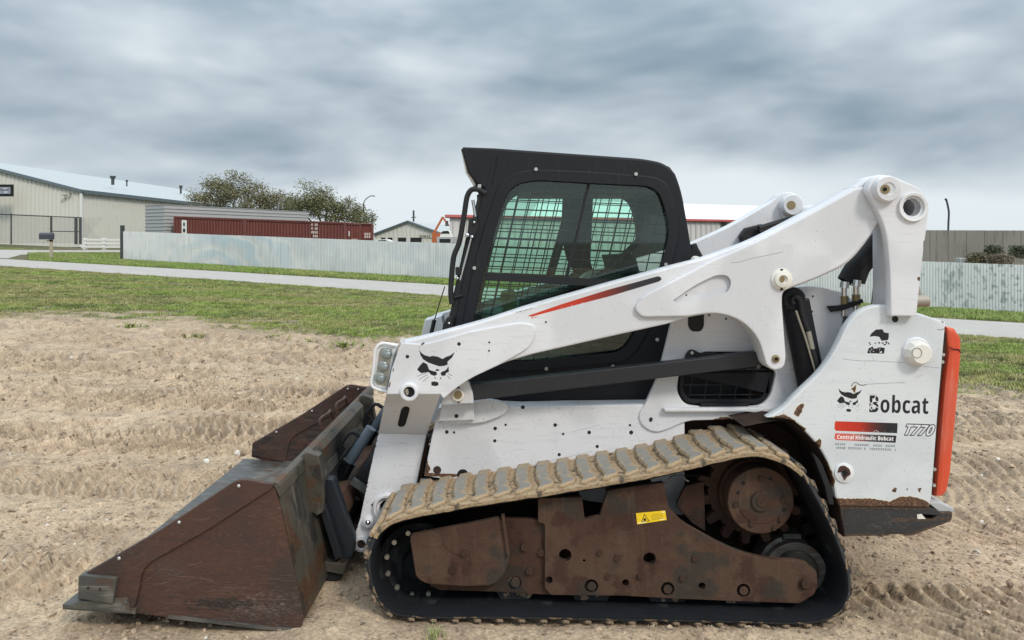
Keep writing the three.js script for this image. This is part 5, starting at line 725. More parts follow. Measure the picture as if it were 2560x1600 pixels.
  part(hs, 'housing_rim', tube([V(990, 864, 3.325), V(955, 859, 3.325), V(941, 870, 3.325), V(934, 924, 3.325), V(929, 962, 3.325), V(938, 971, 3.325), V(966, 979, 3.325)], 0.007, 50, 8), M.whitePlain);
}
// --- rear bracket with the open cross tube, far arm
{
  const Z = 3.2, mat = panelMat(Z, 2140, 420, 2340, 800, 2, 520, (c) => { rustPatch(c, [[2319, 500], [2323, 498], [2323, 516], [2318, 512]], false); rustPatch(c, [[2309, 600], [2313, 606], [2309, 624]], false); rustPatch(c, [[2294, 692], [2301, 694], [2300, 702], [2294, 700]], false); });
  const rb = part(loader, 'rear_bracket', mat.userData.uv(plate([[2166, 476, 20], [2178, 450, 20], [2196, 436, 14], [2232, 440, 20], [2300, 470, 10], [2319, 502, 8], [2324, 524, 10], [2310, 622, 10], [2292, 790], [2227, 790], [2226, 690, 30], [2217, 586, 30], [2204, 548, 20], [2190, 518, 20]], Z, 0.05, { bevel: 0.007, holes: [circleHole(2280, 518, 27, Z)] })), mat, 'upright rear bracket with open tube');
  M.boss(rb, 2212, 473, 33, 14, Z, 0.035, M.brass);
  part(rb, 'inner_plate', plate([[2178, 500], [2215, 470], [2300, 480], [2310, 530], [2290, 790], [2225, 790], [2224, 690, 30], [2206, 590, 30], [2190, 540, 20]], Z + 0.2, 0.03, { r: 8 }), M.white);
  part(rb, 'bracket_web', plate([[2228, 560], [2240, 560], [2240, 780], [2228, 780]], Z + 0.04, 0.17, { r: 4 }), M.white);
  const R = 36 * Z / F, r = 29 * Z / F, tb = new THREE.LatheGeometry([[r, -0.012], [R * 0.97, -0.014], [R, -0.008], [R, 1.25], [r, 1.25], [r, -0.012]].map(([a, b]) => new THREE.Vector2(a, b)), 40); tb.rotateX(-Math.PI / 2); tb.translate(X(2280, Z), Y(518, Z), -Z); part(rb, "cross_tube", boxUV(toCreasedNormals(tb.toNonIndexed(), 0.6)), M.whitePlain);
  // far arm, seen by its inner face
  const k = 0.748, q = (x, y, r) => [CX + (x - CX) * k, CY + (y - CY) * k, (r ?? 10) * k], Zf = 3.25 / k;
  const fa = part(loader, 'loader_arm', plate([q(1500, 716, 40), q(1693, 663, 40), q(1890, 606, 40), q(2020, 545, 40), q(2150, 468, 20), q(2185, 437, 20), q(2225, 437, 26), q(2262, 470, 26), q(2240, 515, 26), q(2206, 548, 8), q(2137, 642, 40), q(2055, 691, 30), q(1956, 740, 24), q(1966, 894, 14), q(1938, 929, 24), q(1900, 858, 24), q(1817, 789, 26), q(1720, 793, 20), q(1520, 843, 30)], Zf, 0.13, { bevel: 0.008 }), M.white, 'far loader arm');
  const fbm_ = part(fa, 'pin_boss', turned(1977, 513, Zf - 0.02, [[27, -0.03], [27, 0.03], [24, 0.04], [13, 0.04], [0.1, 0.04]]), M.white); stud(fbm_, 'pin', 1978, 513, 11, Zf - 0.058, 0.004, M.brass, discg); part(fa, 'arm_clevis', plate([[1948, 516], [1960, 492], [1985, 488], [2004, 500], [2002, 530], [1962, 556]], Zf - 0.02, 0.02, { r: 10 }), M.white);
  part(loader, 'hose_guard', [plate([[1852, 590, 6], [1866, 570, 8], [1906, 560, 8], [1914, 568, 6], [1900, 588, 8], [1872, 606, 8], [1858, 612, 6]], 4.28, 0.06, { r: 6, bevel: 0.01 })], M.matt); part(loader, 'hose', [0, 1].map((i) => tube([V(1898, 572 + i * 8, 4.25), V(1930, 562 + i * 7, 4.25), V(1960, 553 + i * 7, 4.25), V(1990, 546 + i * 9, 4.2), V(2050, 548 + i * 9, 4.1)], 0.018, 30, 8)), M.matt);
  // lift cylinder, hoses and fittings
  const lc = part(loader, 'lift_cylinder', [rod(V(1988, 752, 3.41), V(2042, 1030, 3.41), 0.062, 28, 0.062), turned(1984, 748, 3.36, [[30, -0.1], [30, 0], [26, 0.01], [0.1, 0.01]], 28)], M.black);
  part(lc, 'steel_line', tube([V(1990, 776, 3.33), V(1998, 800, 3.33), V(2012, 840, 3.33), V(2024, 880, 3.33), V(2040, 934, 3.33)], 0.0055, 30, 6), M.zinc); part(lc, 'hose_loop', tube([V(1984, 760, 3.34), V(1981, 748, 3.34), V(1990, 742, 3.33), V(2000, 752, 3.33), V(2003, 772, 3.33), V(2010, 800, 3.33), V(2022, 832, 3.33)], 0.011, 36, 8), M.matt); part(lc, 'hose', rod(V(2030, 870, 3.33), V(2047, 930, 3.33), 0.0115, 12), M.matt); part(lc, 'hose_sleeve', rod(V(2021, 828, 3.33), V(2031, 872, 3.33), 0.012, 12), M.zinc);
  part(loader, 'hydraulic_hose', [0, 1].map((i) => tube([V(2212 + i * 8, 560, 3.5), V(2196 + i * 14, 598, 3.5), V(2164 + i * 18, 640, 3.5), V(2134 + i * 22, 670, 3.5), V(2114 + i * 29, 704, 3.5)], 0.04 - i * 0.004, 36, 12)), M.matt);
  for (const [x, y] of [[2112, 704], [2142, 700]]) { const f = part(loader, 'hose_fitting', [rod(V(x, y, 3.46), V(x - 2, y + 16, 3.46), 0.021, 14), rod(V(x - 2, y + 16, 3.46), V(x - 2, y + 36, 3.46), 0.014, 14), rod(V(x - 2, y + 64, 3.46), V(x - 3, y + 86, 3.46), 0.015, 14)], M.chrome); part(f, 'fitting_nut', [rod(V(x - 2, y + 36, 3.46), V(x - 1, y + 64, 3.46), 0.019, 6)], M.brass); }
  part(loader, 'hose_clamp', [plate([[2070, 766], [2100, 764], [2158, 748], [2160, 756], [2110, 776], [2080, 780]], 3.44, 0.03, { r: 4 })], M.matt); part(loader, 'hose', tube([V(2112, 790, 3.47), V(2108, 815, 3.47), V(2102, 840, 3.47), V(2096, 880, 3.48)], 0.016, 20, 8), M.galv);
  part(loader, 'cable', tube([V(2192, 640, 3.55), V(2186, 690, 3.55), V(2181, 740, 3.55), V(2178, 770, 3.55)], 0.003, 20, 5), M.galv);
  const ex = part(loader, 'exhaust_pipe', [rod(V(2255, 754, 4.0), V(2318, 752, 4.0), 0.032, 20), rod(V(2290, 700, 4.02), V(2302, 760, 4.02), 0.012, 8)], std({ color: 0x9a938a, roughness: 0.6, metalness: 0.3 }));
}
// --- tail panel, rear door, bumper
{
  const Z = 3.24, mat = panelMat(Z, 1900, 740, 2390, 1280, 2, 550, (c) => {
    wear(c, 1930, 770, 2360, 1270, 190);
    rustPatch(c, [[1984, 1036], [1992, 1018], [2006, 1008], [2010, 1012], [2004, 1030], [1996, 1042]]); rustPatch(c, [[1938, 1040], [1960, 1036], [1986, 1050], [1996, 1060], [2014, 1070], [2012, 1078], [1990, 1076], [1966, 1058], [1942, 1050], [1928, 1052]]);
    rustPatch(c, [[2036, 1108], [2048, 1096], [2054, 1102], [2052, 1118], [2044, 1122]]); rustPatch(c, [[2040, 1134], [2058, 1138], [2070, 1158], [2078, 1176], [2088, 1202], [2084, 1222], [2072, 1200], [2058, 1160]]);
    rustPatch(c, [[2088, 1246], [2130, 1247], [2170, 1246], [2200, 1250], [2222, 1254], [2250, 1243], [2276, 1241], [2300, 1246], [2322, 1256], [2324, 1270], [2088, 1268]]);
    rustPatch(c, [[2128, 974], [2134, 968], [2140, 962], [2140, 970], [2136, 982], [2133, 976]]); c.strokeStyle = '#5a5148'; c.lineWidth = 2; c.beginPath(); c.moveTo(2128, 966); c.quadraticCurveTo(2136, 950, 2146, 960); c.quadraticCurveTo(2156, 966, 2166, 961); c.stroke(); c.strokeStyle = '#8a929c'; c.lineWidth = 1.3; c.beginPath(); c.moveTo(2166, 961); c.quadraticCurveTo(2220, 957, 2264, 957); c.stroke();
    c.beginPath(); c.moveTo(2106, 897); c.quadraticCurveTo(2150, 904, 2180, 902); c.quadraticCurveTo(2230, 905, 2262, 906); c.moveTo(2308, 916); c.lineTo(2350, 920); c.stroke(); c.strokeStyle = '#3f3a36'; c.beginPath(); c.moveTo(2343, 823); c.quadraticCurveTo(2356, 828, 2364, 818); c.stroke(); c.fillStyle = '#3a3430'; c.fillRect(2355, 801, 5, 6);
    // small scratches and holes along the foot
    rustPatch(c, [[2230, 1226], [2236, 1219], [2242, 1220], [2240, 1230], [2232, 1231]], false); rustPatch(c, [[2294, 1220], [2304, 1221], [2300, 1231], [2297, 1230]], false); c.fillStyle = '#44413d'; c.beginPath(); c.arc(2268, 1223, 2, 0, 7); c.fill(); c.strokeStyle = '#bfae94'; c.lineWidth = 1; c.beginPath(); c.moveTo(2237, 770); c.lineTo(2238, 796); c.stroke();
    // worn black stencil mark
    c.fillStyle = '#15161c'; poly(c, [[2174, 842], [2178, 834], [2184, 829], [2190, 824], [2206, 823], [2210, 831], [2222, 833], [2222, 842], [2220, 850], [2204, 852], [2198, 842], [2186, 840]], '#15161c'); poly(c, [[2168, 883], [2172, 870], [2182, 866], [2184, 872], [2200, 868], [2212, 870], [2210, 884]], '#15161c'); for (const [x, y, w, h] of [[2172, 856, 4, 3], [2186, 857, 5, 2], [2196, 855, 4, 4], [2204, 856, 5, 3], [2214, 853, 4, 6], [2209, 860, 6, 3], [2174, 860, 3, 3], [2220, 856, 3, 5]]) c.fillRect(x, y, w, h); c.fillStyle = '#dcdde0'; for (let i = 0; i < 12; i++) c.fillRect(rr(2174, 2206), rr(866, 882), rr(1, 2.4), rr(1, 4));
    // emblem and lettering
    M.catHead(c, 2096, 970, 0.113); c.fillStyle = '#dcdde0'; for (let i = 0; i < 12; i++) c.fillRect(rr(2092, 2150), rr(1000, 1036), rr(1.5, 5), rr(1, 2.5));
    c.save(); c.translate(2169, 1030); c.rotate(0.03); c.fillStyle = '#17181f'; c.font = 'bold 59px sans-serif'; c.scale(153 / c.measureText('Bobcat').width, 1); c.fillText('Bobcat', 0, 0); c.restore();
    c.strokeStyle = '#dcdde0'; c.lineWidth = 2.2; for (const [a, b, d, e] of [[2172, 1004, 2196, 1020], [2176, 1016, 2190, 990], [2168, 1012, 2180, 1026], [2184, 1000, 2200, 1008], [2170, 1022, 2184, 1012]]) { c.beginPath(); c.moveTo(a, b); c.lineTo(d, e); c.stroke(); }
    const g = c.createLinearGradient(2086, 0, 2244, 0); g.addColorStop(0, '#c8341b'); g.addColorStop(0.4, '#b02a1a'); g.addColorStop(0.66, '#4d2020'); g.addColorStop(0.85, '#1c1c23'); g.addColorStop(1, '#202128'); poly(c, [[2089, 1053], [2244, 1058], [2243, 1083], [2090, 1077], [2086, 1072], [2087, 1057]], g); c.fillStyle = '#dcdde0'; for (let i = 0; i < 14; i++) c.fillRect(rr(2088, 2244), rr(1074, 1083), rr(1, 3), rr(1, 2.4));
    const g2 = c.createLinearGradient(2086, 0, 2244, 0); g2.addColorStop(0, '#cc5142'); g2.addColorStop(0.3, '#c46a60'); g2.addColorStop(0.6, '#444048'); g2.addColorStop(1, '#1e1f26'); poly(c, [[2088, 1083], [2241, 1089], [2239, 1107], [2090, 1100], [2086, 1096]], g2); c.save(); c.translate(2092, 1097); c.rotate(0.035); c.font = 'bold 14px sans-serif'; c.scale(142 / c.measureText('Central Hidraulic Bobcat').width, 1); c.fillStyle = '#eceaea'; c.fillText('Central Hidraulic Bobcat', 0, 0); c.restore();
    c.save(); c.translate(2088, 1113); c.rotate(0.035); c.fillStyle = '#5c5f67'; for (const y of [0, 9]) { let x = y / 3; while (x < 150) { const w = rr(2, 5); if (rnd() < 0.85) { c.fillRect(x, y - 5, w, 1.3); c.fillRect(x, y - 2 + rr(-0.6, 0.6), w * 0.8, 1.5); c.fillRect(x, y - 5, 1.1, 5); } x += w + (rnd() < 0.12 ? 9 : 1.3); } } c.restore();
    c.save(); c.translate(2254, 1087); c.rotate(0.03); c.font = 'italic bold 36px sans-serif'; const w = c.measureText('T770').width; c.transform(74 / w, 0, -0.18, 1, 2, 0); c.lineWidth = 5; c.strokeStyle = '#33353d'; c.strokeText('T770', 0, 0); c.fillStyle = '#d3d5d9'; c.fillText('T770', 0, 0); c.restore();
  }, [0xcfd3d6, 0xc4c9cd]);
  const tp = part(loader, 'tail_panel', mat.userData.uv(plate([[1918, 1044, 4], [1960, 1018, 20], [1988, 988, 30], [2053, 928, 40], [2090, 871, 40], [2117, 811, 40], [2145, 779, 30], [2178, 764, 30], [2212, 761, 40], [2293, 781, 30], [2365, 806, 8], [2358, 885, 10], [2345, 1040, 10], [2330, 1246, 4], [2324, 1269, 3], [2098, 1266, 3], [2088, 1240, 6], [2083, 1200, 20], [2069, 1154, 30], [2048, 1117, 30], [2020, 1086, 30], [1983, 1050, 20], [1945, 1046, 6]], Z, 0.05, { bevel: 0.009 })), mat, 'white tail panel with black lettering and chipped paint');
  const cap = part(tp, 'fuel_cap', turned(2290, 881, Z, [[33, -0.004], [32, 0.01], [29, 0.03], [27, 0.045], [24, 0.05], [0.1, 0.05]], 10), M.cream); part(cap, 'cap_ring', turned(2292, 882, Z - 0.05, [[13, 0], [13, 0.002], [11.5, 0.002], [11.5, 0]], 24), M.zinc); part(cap, 'cap_base', turned(2290, 879, Z, [[37, -0.003], [36, 0.006], [33, 0.012], [20, 0.012]], 32), M.white);
  const b2 = part(tp, 'lower_boss', turned(2110, 1182, Z, [[25, -0.004], [24, 0.006], [12, 0.012], [9, 0.006], [0.1, 0.006]], 28), M.whitePlain); part(b2, 'rust_patch', [plate([[2094, 1182], [2100, 1166], [2112, 1164], [2124, 1172], [2128, 1186], [2118, 1192], [2112, 1202], [2106, 1192], [2108, 1180]], Z - 0.0135, 0.004, { r: 4, bevel: 0.001 })], M.rust); stud(b2, 'pin_hole', 2112, 1182, 7, Z - 0.0145, 0.001, M.pit, discg);
  const drain = part(tp, 'drain_hole', [cylZ(2238, 798, 8, Z - 0.001, Z + 0.002)], M.matt); drain.geometry.scale(1, 1, 1);
  // arch behind the track and inner tail wall
  const arch = []; const ap = [[1860, 1066], [1945, 1050], [1985, 1056], [2020, 1090], [2048, 1121], [2069, 1158], [2083, 1204], [2089, 1250]]; for (let i = 0; i < ap.length - 1; i++) arch.push([V(...ap[i], Z + 0.01), V(...ap[i + 1], Z + 0.01), V(...ap[i + 1], Z + 0.01).add(new THREE.Vector3(-0.02, 0, -0.5)), V(...ap[i], Z + 0.01).add(new THREE.Vector3(-0.02, 0, -0.5))]);
  part(loader, 'track_arch', quads(arch), M.liner); part(loader, 'arch_plate', plate([[1840, 1070], [1935, 1056, 20], [2000, 1100, 30], [2060, 1180, 20], [2088, 1262], [2000, 1262], [1840, 1160]], 3.56, 0.02, { r: 6 }), M.liner); part(loader, 'arch_guard', plate([[2030, 1130], [2052, 1152, 20], [2078, 1216, 20], [2086, 1262], [2072, 1262], [2062, 1216]], 3.235, 0.03, { r: 5 }), M.matt);
  part(loader, 'tail_core', [box(1.72, Y(1030, 3.3), -4.08, 0.3, 0.7, 1.4, 0.02)], M.liner);
  part(loader, 'tail_panel', plate([[1938, 1040], [2053, 928, 40], [2117, 811, 40], [2178, 764, 30], [2212, 761, 40], [2365, 806, 8], [2330, 1246, 4], [2324, 1269], [2098, 1266], [2069, 1154, 30], [1983, 1050, 20]].map(([x, y, r]) => [CX + (x - CX) * Z / 4.88, CY + (y - CY) * Z / 4.88, r]), 4.88, 0.05, { r: 6 }), M.white, 'far tail panel');
  // rear door
  const od = part(loader, 'rear_door', plate([[2366, 816, 8], [2390, 822, 14], [2405, 846, 20], [2406, 880, 20], [2398, 985, 40], [2379, 1186, 20], [2370, 1230, 12], [2358, 1243, 10], [2340, 1243, 4], [2362, 960, 40], [2372, 884, 20]], 3.29, 1.54, { bevel: 0.018 }), M.orange, 'faded orange rear door');
  part(od, 'door_seam', [tube([V(2373, 868, 3.286), V(2384, 873, 3.2855), V(2396, 874, 3.287), V(2402, 882, 3.295)], 0.0022, 20, 5)], M.pit); part(loader, 'door_gap', plate([[2352, 830], [2366, 830], [2364, 884], [2353, 960], [2332, 1236], [2326, 1236]], 3.3, 1.4, { r: 4 }), M.liner); for (const [x, y] of [[2356, 886], [2354, 904], [2334, 1172], [2333, 1212]]) stud(loader, 'hinge_pin', x, y, 4, 3.29, 0.02, M.screw, discg);
  // bumper
  const sh = outline([[2099, 1264, 3], [2324, 1268, 3], [2352, 1280, 6], [2382, 1279, 6], [2380, 1303, 10], [2279, 1340, 8], [2262, 1340, 3], [2258, 1336, 2], [2228, 1335, 2], [2222, 1340, 3], [2112, 1341, 3]], Z + 0.01, 5); sh.holes.push(outline([[2290, 1284, 4], [2304, 1282, 4], [2352, 1287, 4], [2330, 1299, 6], [2292, 1300, 4]], Z + 0.01, 4, new THREE.Path()));
  const bm = panelMat(Z + 0.01, 2090, 1255, 2390, 1348, 2.4, 640, (c) => { const cl = ['#4a352a', '#57402f', '#3b2c25', '#6a4f3c']; for (const [a, b, d, e] of [[2100, 1266, 2104, 1340], [2104, 1339, 2270, 1339], [2270, 1338, 2380, 1303], [2352, 1281, 2380, 1281], [2380, 1280, 2380, 1303], [2102, 1267, 2320, 1270], [2230, 1300, 2376, 1296]]) for (let i = 0; i < Math.hypot(d - a, e - b) * 2.2; i++) { const t = rnd(); c.globalAlpha = rr(0.3, 0.9); c.fillStyle = cl[Math.floor(rnd() * 4)]; c.beginPath(); c.ellipse(lerp(a, d, t) + rr(-4, 4), lerp(b, e, t) + rr(-4, 4), rr(0.6, 2.8), rr(0.5, 1.8), 0, 0, 7); c.fill(); } c.globalAlpha = 1; wear(c, 2110, 1270, 2280, 1335, 40); }, [0x2f3032, 0x282727]), bu = part(loader, 'rear_bumper', bm.userData.uv(extrude(sh, Z + 0.01, 0.05, 0.004)), bm); part(bu, 'bumper_bar', [plate([[2230, 1290], [2380, 1284], [2378, 1300], [2278, 1336], [2230, 1336]], Z + 0.1, 1.45, { r: 5 })], M.matt); part(bu, 'bumper_top', plate([[2322, 1258], [2346, 1256], [2386, 1272], [2384, 1280], [2350, 1281]], Z + 0.02, 1.5, { r: 3, bevel: 0.003 }), M.grey); part(bu, 'worn_patch', [plate([[2290, 1285, 4], [2303, 1283], [2308, 1290], [2318, 1300], [2292, 1300]], Z + 0.011, 0.02, { r: 3, bevel: 0.001 })], M.cream);
  part(bu, 'bumper_end', plate([[2096, 1264], [2112, 1264], [2120, 1342], [2108, 1342]], Z + 0.016, 0.2, { r: 2 }), M.mudDark);
}
// --- cab
{
  const Z = 3.6, Zf = 4.58, k = Z / Zf, far = ([x, y, r]) => [CX + (x - CX) * k, CY + (y - CY) * k, (r ?? 10) * k];
  const body = [[1210, 470, 6], [1200, 500, 6], [1178, 598, 20], [1150, 722, 20], [1132, 822, 8], [1120, 1016], [1632, 1016], [1680, 808, 10], [1734, 652, 14], [1722, 575, 40], [1705, 480, 60], [1688, 430, 44], [1658, 406, 40], [1606, 396, 60], [1322, 376, 40], [1237, 370, 6]];
  const win = [[1262, 484, 30], [1290, 456, 30], [1340, 446, 30], [1482, 454, 20], [1624, 461, 40], [1652, 478, 30], [1666, 516, 30], [1677, 570, 40], [1674, 608, 40], [1652, 672, 20], [1600, 820, 20], [1560, 884, 30], [1300, 910, 20], [1190, 900, 10], [1178, 812, 10], [1196, 720, 30], [1228, 594, 30]];
  const side = (Zs, t, map_, rec) => { const s = outline(body.map(map_), Zs); s.holes.push(outline(win.map(map_), Zs, 10, new THREE.Path())); return extrude(s, Zs, t, 0.012, 3); };
  const cab = part(loader, 'cab', [side(Z, 0.05, (q) => q), side(Zf - 0.05, 0.05, far)], M.black, 'black operator cab with tinted windows');
  // raised rim round the window
  const off = (d) => win.map(([x, y, r]) => { const cx = 1440, cy = 690, l = Math.hypot(x - cx, y - cy); return [x + (x - cx) / l * d, y + (y - cy) / l * d, r + d]; });
  const rim = outline(off(26), Z - 0.008); rim.holes.push(outline(win, Z - 0.008, 10, new THREE.Path())); part(cab, 'window_surround', extrude(rim, Z - 0.008, 0.02, 0.007, 3), M.black);
  // roof and rear wall as one curved shell between the sides
  const rp = [[1732, 660], [1735, 640], [1722, 575], [1712, 520], [1703, 476], [1690, 434], [1676, 416], [1656, 406], [1606, 396], [1464, 386], [1322, 376], [1237, 370]], shell = []; for (let i = 0; i < rp.length - 1; i++) { const a = V(...rp[i], Z + 0.012), b = V(...rp[i + 1], Z + 0.012), d = new THREE.Vector3(0, 0, -(Zf - Z) + 0.03); const s = [a.clone().add(new THREE.Vector3(-0.004, -0.004, 0)), b.clone().add(new THREE.Vector3(-0.004, -0.004, 0))]; if (rp[i][1] < 560 && rp[i + 1][1] > 380 || rp[i][0] < 1700) shell.push([s[0], s[0].clone().add(d), s[1].clone().add(d), s[1]]); }
  part(cab, 'roof', quads(shell), M.black);
  const vis = part(cab, 'visor', plate([[1152, 374, 4], [1158, 367, 4], [1240, 370], [1242, 400], [1234, 470], [1211, 472, 6], [1196, 464, 8], [1169, 432, 10], [1156, 384, 6]], Z + 0.004, Zf - Z - 0.01, { r: 5, bevel: 0.012 }), M.black);
  part(vis, 'visor_lip', [plate([[1153, 378], [1158, 376], [1172, 428], [1190, 462], [1184, 466], [1164, 432]], Z + 0.03, 0.9, { r: 2 })], M.cream); part(vis, 'visor_clip', [blk(1194, 461, 1203, 470, Z - 0.01, Z + 0.03, 0.003)], M.screw); part(vis, 'visor_seam', tube([V(1243, 392, Z - 0.001), V(1238, 420, Z - 0.001), V(1230, 460, Z - 0.001)], 0.0025, 12, 5), M.pit);
  for (const [x, y] of [[1340, 423], [1590, 435], [1186, 670], [1665, 661], [1366, 922], [1643, 849], [1532, 916], [1126, 806]]) stud(cab, 'screw', x, y, 4.4, Z - 0.012, 0.005, M.screw, discg);
  const gw = part(cab, 'side_window', extrude(outline(off(6), Z + 0.028), Z + 0.028, 0.005, 0), M.glass); part(cab, 'side_window', extrude(outline(off(6).map(far), Zf - 0.04), Zf - 0.04, 0.005, 0), M.glass);
  part(gw, 'window_seam', [beam(V(1473, 456, Z + 0.02), V(1416, 700, Z + 0.02), 0.012, 0.01), beam(V(1212, 692, Z + 0.022), V(1600, 712, Z + 0.022), 0.035, 0.012)], M.matt);
  // wire screens inside both windows
  const wpoly = off(14), clip = (a, b) => { const t = []; for (let i = 0; i < wpoly.length; i++) { const [x1, y1] = wpoly[i], [x2, y2] = wpoly[(i + 1) % wpoly.length], dx = b[0] - a[0], dy = b[1] - a[1], ex = x2 - x1, ey = y2 - y1, den = dx * ey - dy * ex; if (Math.abs(den) < 1e-6) continue; const u = ((x1 - a[0]) * ey - (y1 - a[1]) * ex) / den, w = ((x1 - a[0]) * dy - (y1 - a[1]) * dx) / den; if (w >= 0 && w < 1) t.push(u); } t.sort((p, q) => p - q); return t.length < 2 ? null : [t[0], t[t.length - 1]].map((u) => [a[0] + (b[0] - a[0]) * u, a[1] + (b[1] - a[1]) * u]); };
  const screen = (Zs, f) => { const l = [], add = (a, b) => { const c = clip(a, b); if (c) l.push(rod(V(...f(c[0]).slice(0, 2), Zs), V(...f(c[1]).slice(0, 2), Zs), 0.003, 5)); }; for (let i = -1; i < 18; i++) { const x = 1180 + i * 33; add([x + 60, 440], [x - 50, 920]); } for (let j = 0; j < 20; j++) { const y = 455 + j * 24; add([1150, y - 8], [1700, y + 12]); } return l; };
  part(cab, 'window_screen', screen(Z + 0.06, (q) => q), M.matt); part(cab, 'window_screen', screen(Zf - 0.08, far), M.matt);
  // posts of the far side, inner frame
  part(cab, 'far_post', [plate([[1408, 470], [1484, 474], [1476, 660, 40], [1492, 690], [1440, 690], [1412, 640, 40], [1404, 560]].map((q) => [q[0], q[1], q[2] ?? 10]), Zf - 0.07, 0.03), plate([[1566, 490], [1592, 540, 30], [1590, 620, 30], [1570, 670], [1700, 680], [1690, 470], [1560, 470]], Zf - 0.1, 0.03), plate([[1230, 470], [1285, 484], [1255, 520, 20], [1236, 600], [1200, 700], [1190, 690]], Zf - 0.06, 0.03)], M.matt);
  part(cab, 'far_bar', [beam(V(1200, 690, Zf - 0.1), V(1560, 704, Zf - 0.1), 0.05, 0.03), beam(V(1330, 480, Zf - 0.6), V(1425, 480, Zf - 0.6), 0.03, 0.03), beam(V(1424, 520, 4.05), V(1372, 700, 4.05), 0.045, 0.04)], M.matt);
  part(cab, 'roof_lining', blk(1300, 424, 1668, 474, Z + 0.1, Zf - 0.1), M.matt);
  const seat = part(loader, 'seat', [blk(1420, 820, 1620, 860, 3.85, 4.35, 0.03), plate([[1530, 640, 16], [1590, 636, 16], [1640, 830], [1580, 840]], 3.86, 0.48, { r: 16, bevel: 0.03 })], std({ color: 0x23262a, roughness: 0.8 })); part(seat, 'armrest', [blk(1480, 690, 1600, 712, 3.78, 3.84, 0.015)], M.matt);
  part(loader, 'joystick', [rod(V(1448, 760, 3.82), V(1436, 720, 3.82), 0.014, 10), (() => { const g = new THREE.SphereGeometry(0.032, 14, 10); g.scale(1, 1.5, 1); g.translate(...V(1434, 704, 3.82).toArray()); return g; })()], M.matt); part(loader, 'lap_bar', tube([V(1600, 600, 3.85), V(1500, 690, 3.85), V(1380, 740, 3.85), V(1300, 760, 3.85)], 0.018, 30, 8), M.matt); part(loader, 'foot_pedal', [plate([[1250, 735], [1285, 728], [1296, 790], [1262, 800]], 4.0, 0.25, { r: 6 })], std({ color: 0x3d4a22, roughness: 0.7 })); part(loader, 'cab_floor', blk(1140, 900, 1640, 940, 3.7, 4.5), M.matt); part(loader, 'cab_lower_back', blk(1570, 720, 1660, 900, 3.68, 4.5), M.matt);
  // door at the front: frame, hinges, handle, wiper gear
  const dr = part(loader, 'cab_door', [beam(V(1204, 486, Z + 0.02), V(1126, 812, Z + 0.02), 0.03, 0.03), beam(V(1204, 486, Zf - 0.1), V(1126, 812, Zf - 0.1), 0.03, 0.03), beam(V(1200, 494, Z + 0.03), V(1200, 494, Zf - 0.1), 0.03, 0.03), beam(V(1128, 806, Z + 0.03), V(1128, 806, Zf - 0.1), 0.03, 0.03)], M.matt);
  part(dr, 'door_glass', quads([[V(1203, 492, Z + 0.03), V(1203, 492, Zf - 0.1), V(1127, 808, Zf - 0.1), V(1127, 808, Z + 0.03)]]), M.glass);
  part(dr, 'grab_handle', tube([V(1214, 484, Z), V(1196, 474, Z), V(1180, 474, Z), V(1170, 486, Z), V(1160, 540, Z), V(1148, 606, Z), V(1135, 640, Z), V(1130, 680, Z), V(1127, 735, Z), V(1130, 760, Z)], 0.0135, 70, 10), M.matt);
  part(dr, 'hinge', [plate([[1172, 548, 5], [1192, 540, 5], [1196, 570], [1184, 596, 6], [1168, 590, 6]], Z - 0.01, 0.08, { r: 4 }), blk(1138, 668, 1152, 688, Z - 0.005, Z + 0.05, 0.005), plate([[1108, 812], [1116, 796, 5], [1132, 790, 5], [1130, 828], [1104, 830]], Z - 0.02, 0.1, { r: 4 })], M.matt); for (const [x, y, r] of [[1186, 556, 4], [1168, 588, 6], [1180, 592, 5], [1144, 696, 4], [1123, 808, 4]]) stud(dr, 'bolt', x, y, r, Z - 0.012, 0.01, M.chrome, domeg);
  part(dr, 'gas_strut', [rod(V(1182, 500, Z + 0.01), V(1192, 560, Z + 0.01), 0.008, 8), rod(V(1178, 596, Z + 0.01), V(1150, 700, Z + 0.01), 0.007, 8)], M.chrome); part(dr, 'wiper_arm', [rod(V(1186, 600, Z + 0.02), V(1126, 800, Z + 0.02), 0.006, 6), rod(V(1170, 590, Z + 0.04), V(1132, 760, Z + 0.04), 0.009, 6), rod(V(1136, 744, Z), V(1158, 738, Z), 0.008, 6)], M.matt);
  const hk = part(loader, 'rear_hinge', [plate([[1730, 612, 6], [1742, 608, 6], [1748, 622, 6], [1758, 640, 6], [1738, 660], [1726, 650]], 3.75, 0.06, { r: 5, bevel: 0.008 })], M.matt); part(loader, 'rear_knob', turned(1742, 652, 3.5, [[12, -0.03], [11, 0.01], [6, 0.014], [0.1, 0.014]], 20), M.cream);
  part(loader, 'front_fender', [plate([[1053, 838], [1062, 800, 4], [1104, 790, 4], [1112, 838]], 4.28, 0.16, { r: 4, bevel: 0.008 })], M.white); const an = part(loader, 'antenna', rod(V(1086, 800, 4.2), V(1112, 716, 4.2), 0.0035, 6), M.matt); part(an, 'antenna_base', [rod(V(1078, 834, 4.22), V(1086, 800, 4.22), 0.012, 10)], M.matt);
}
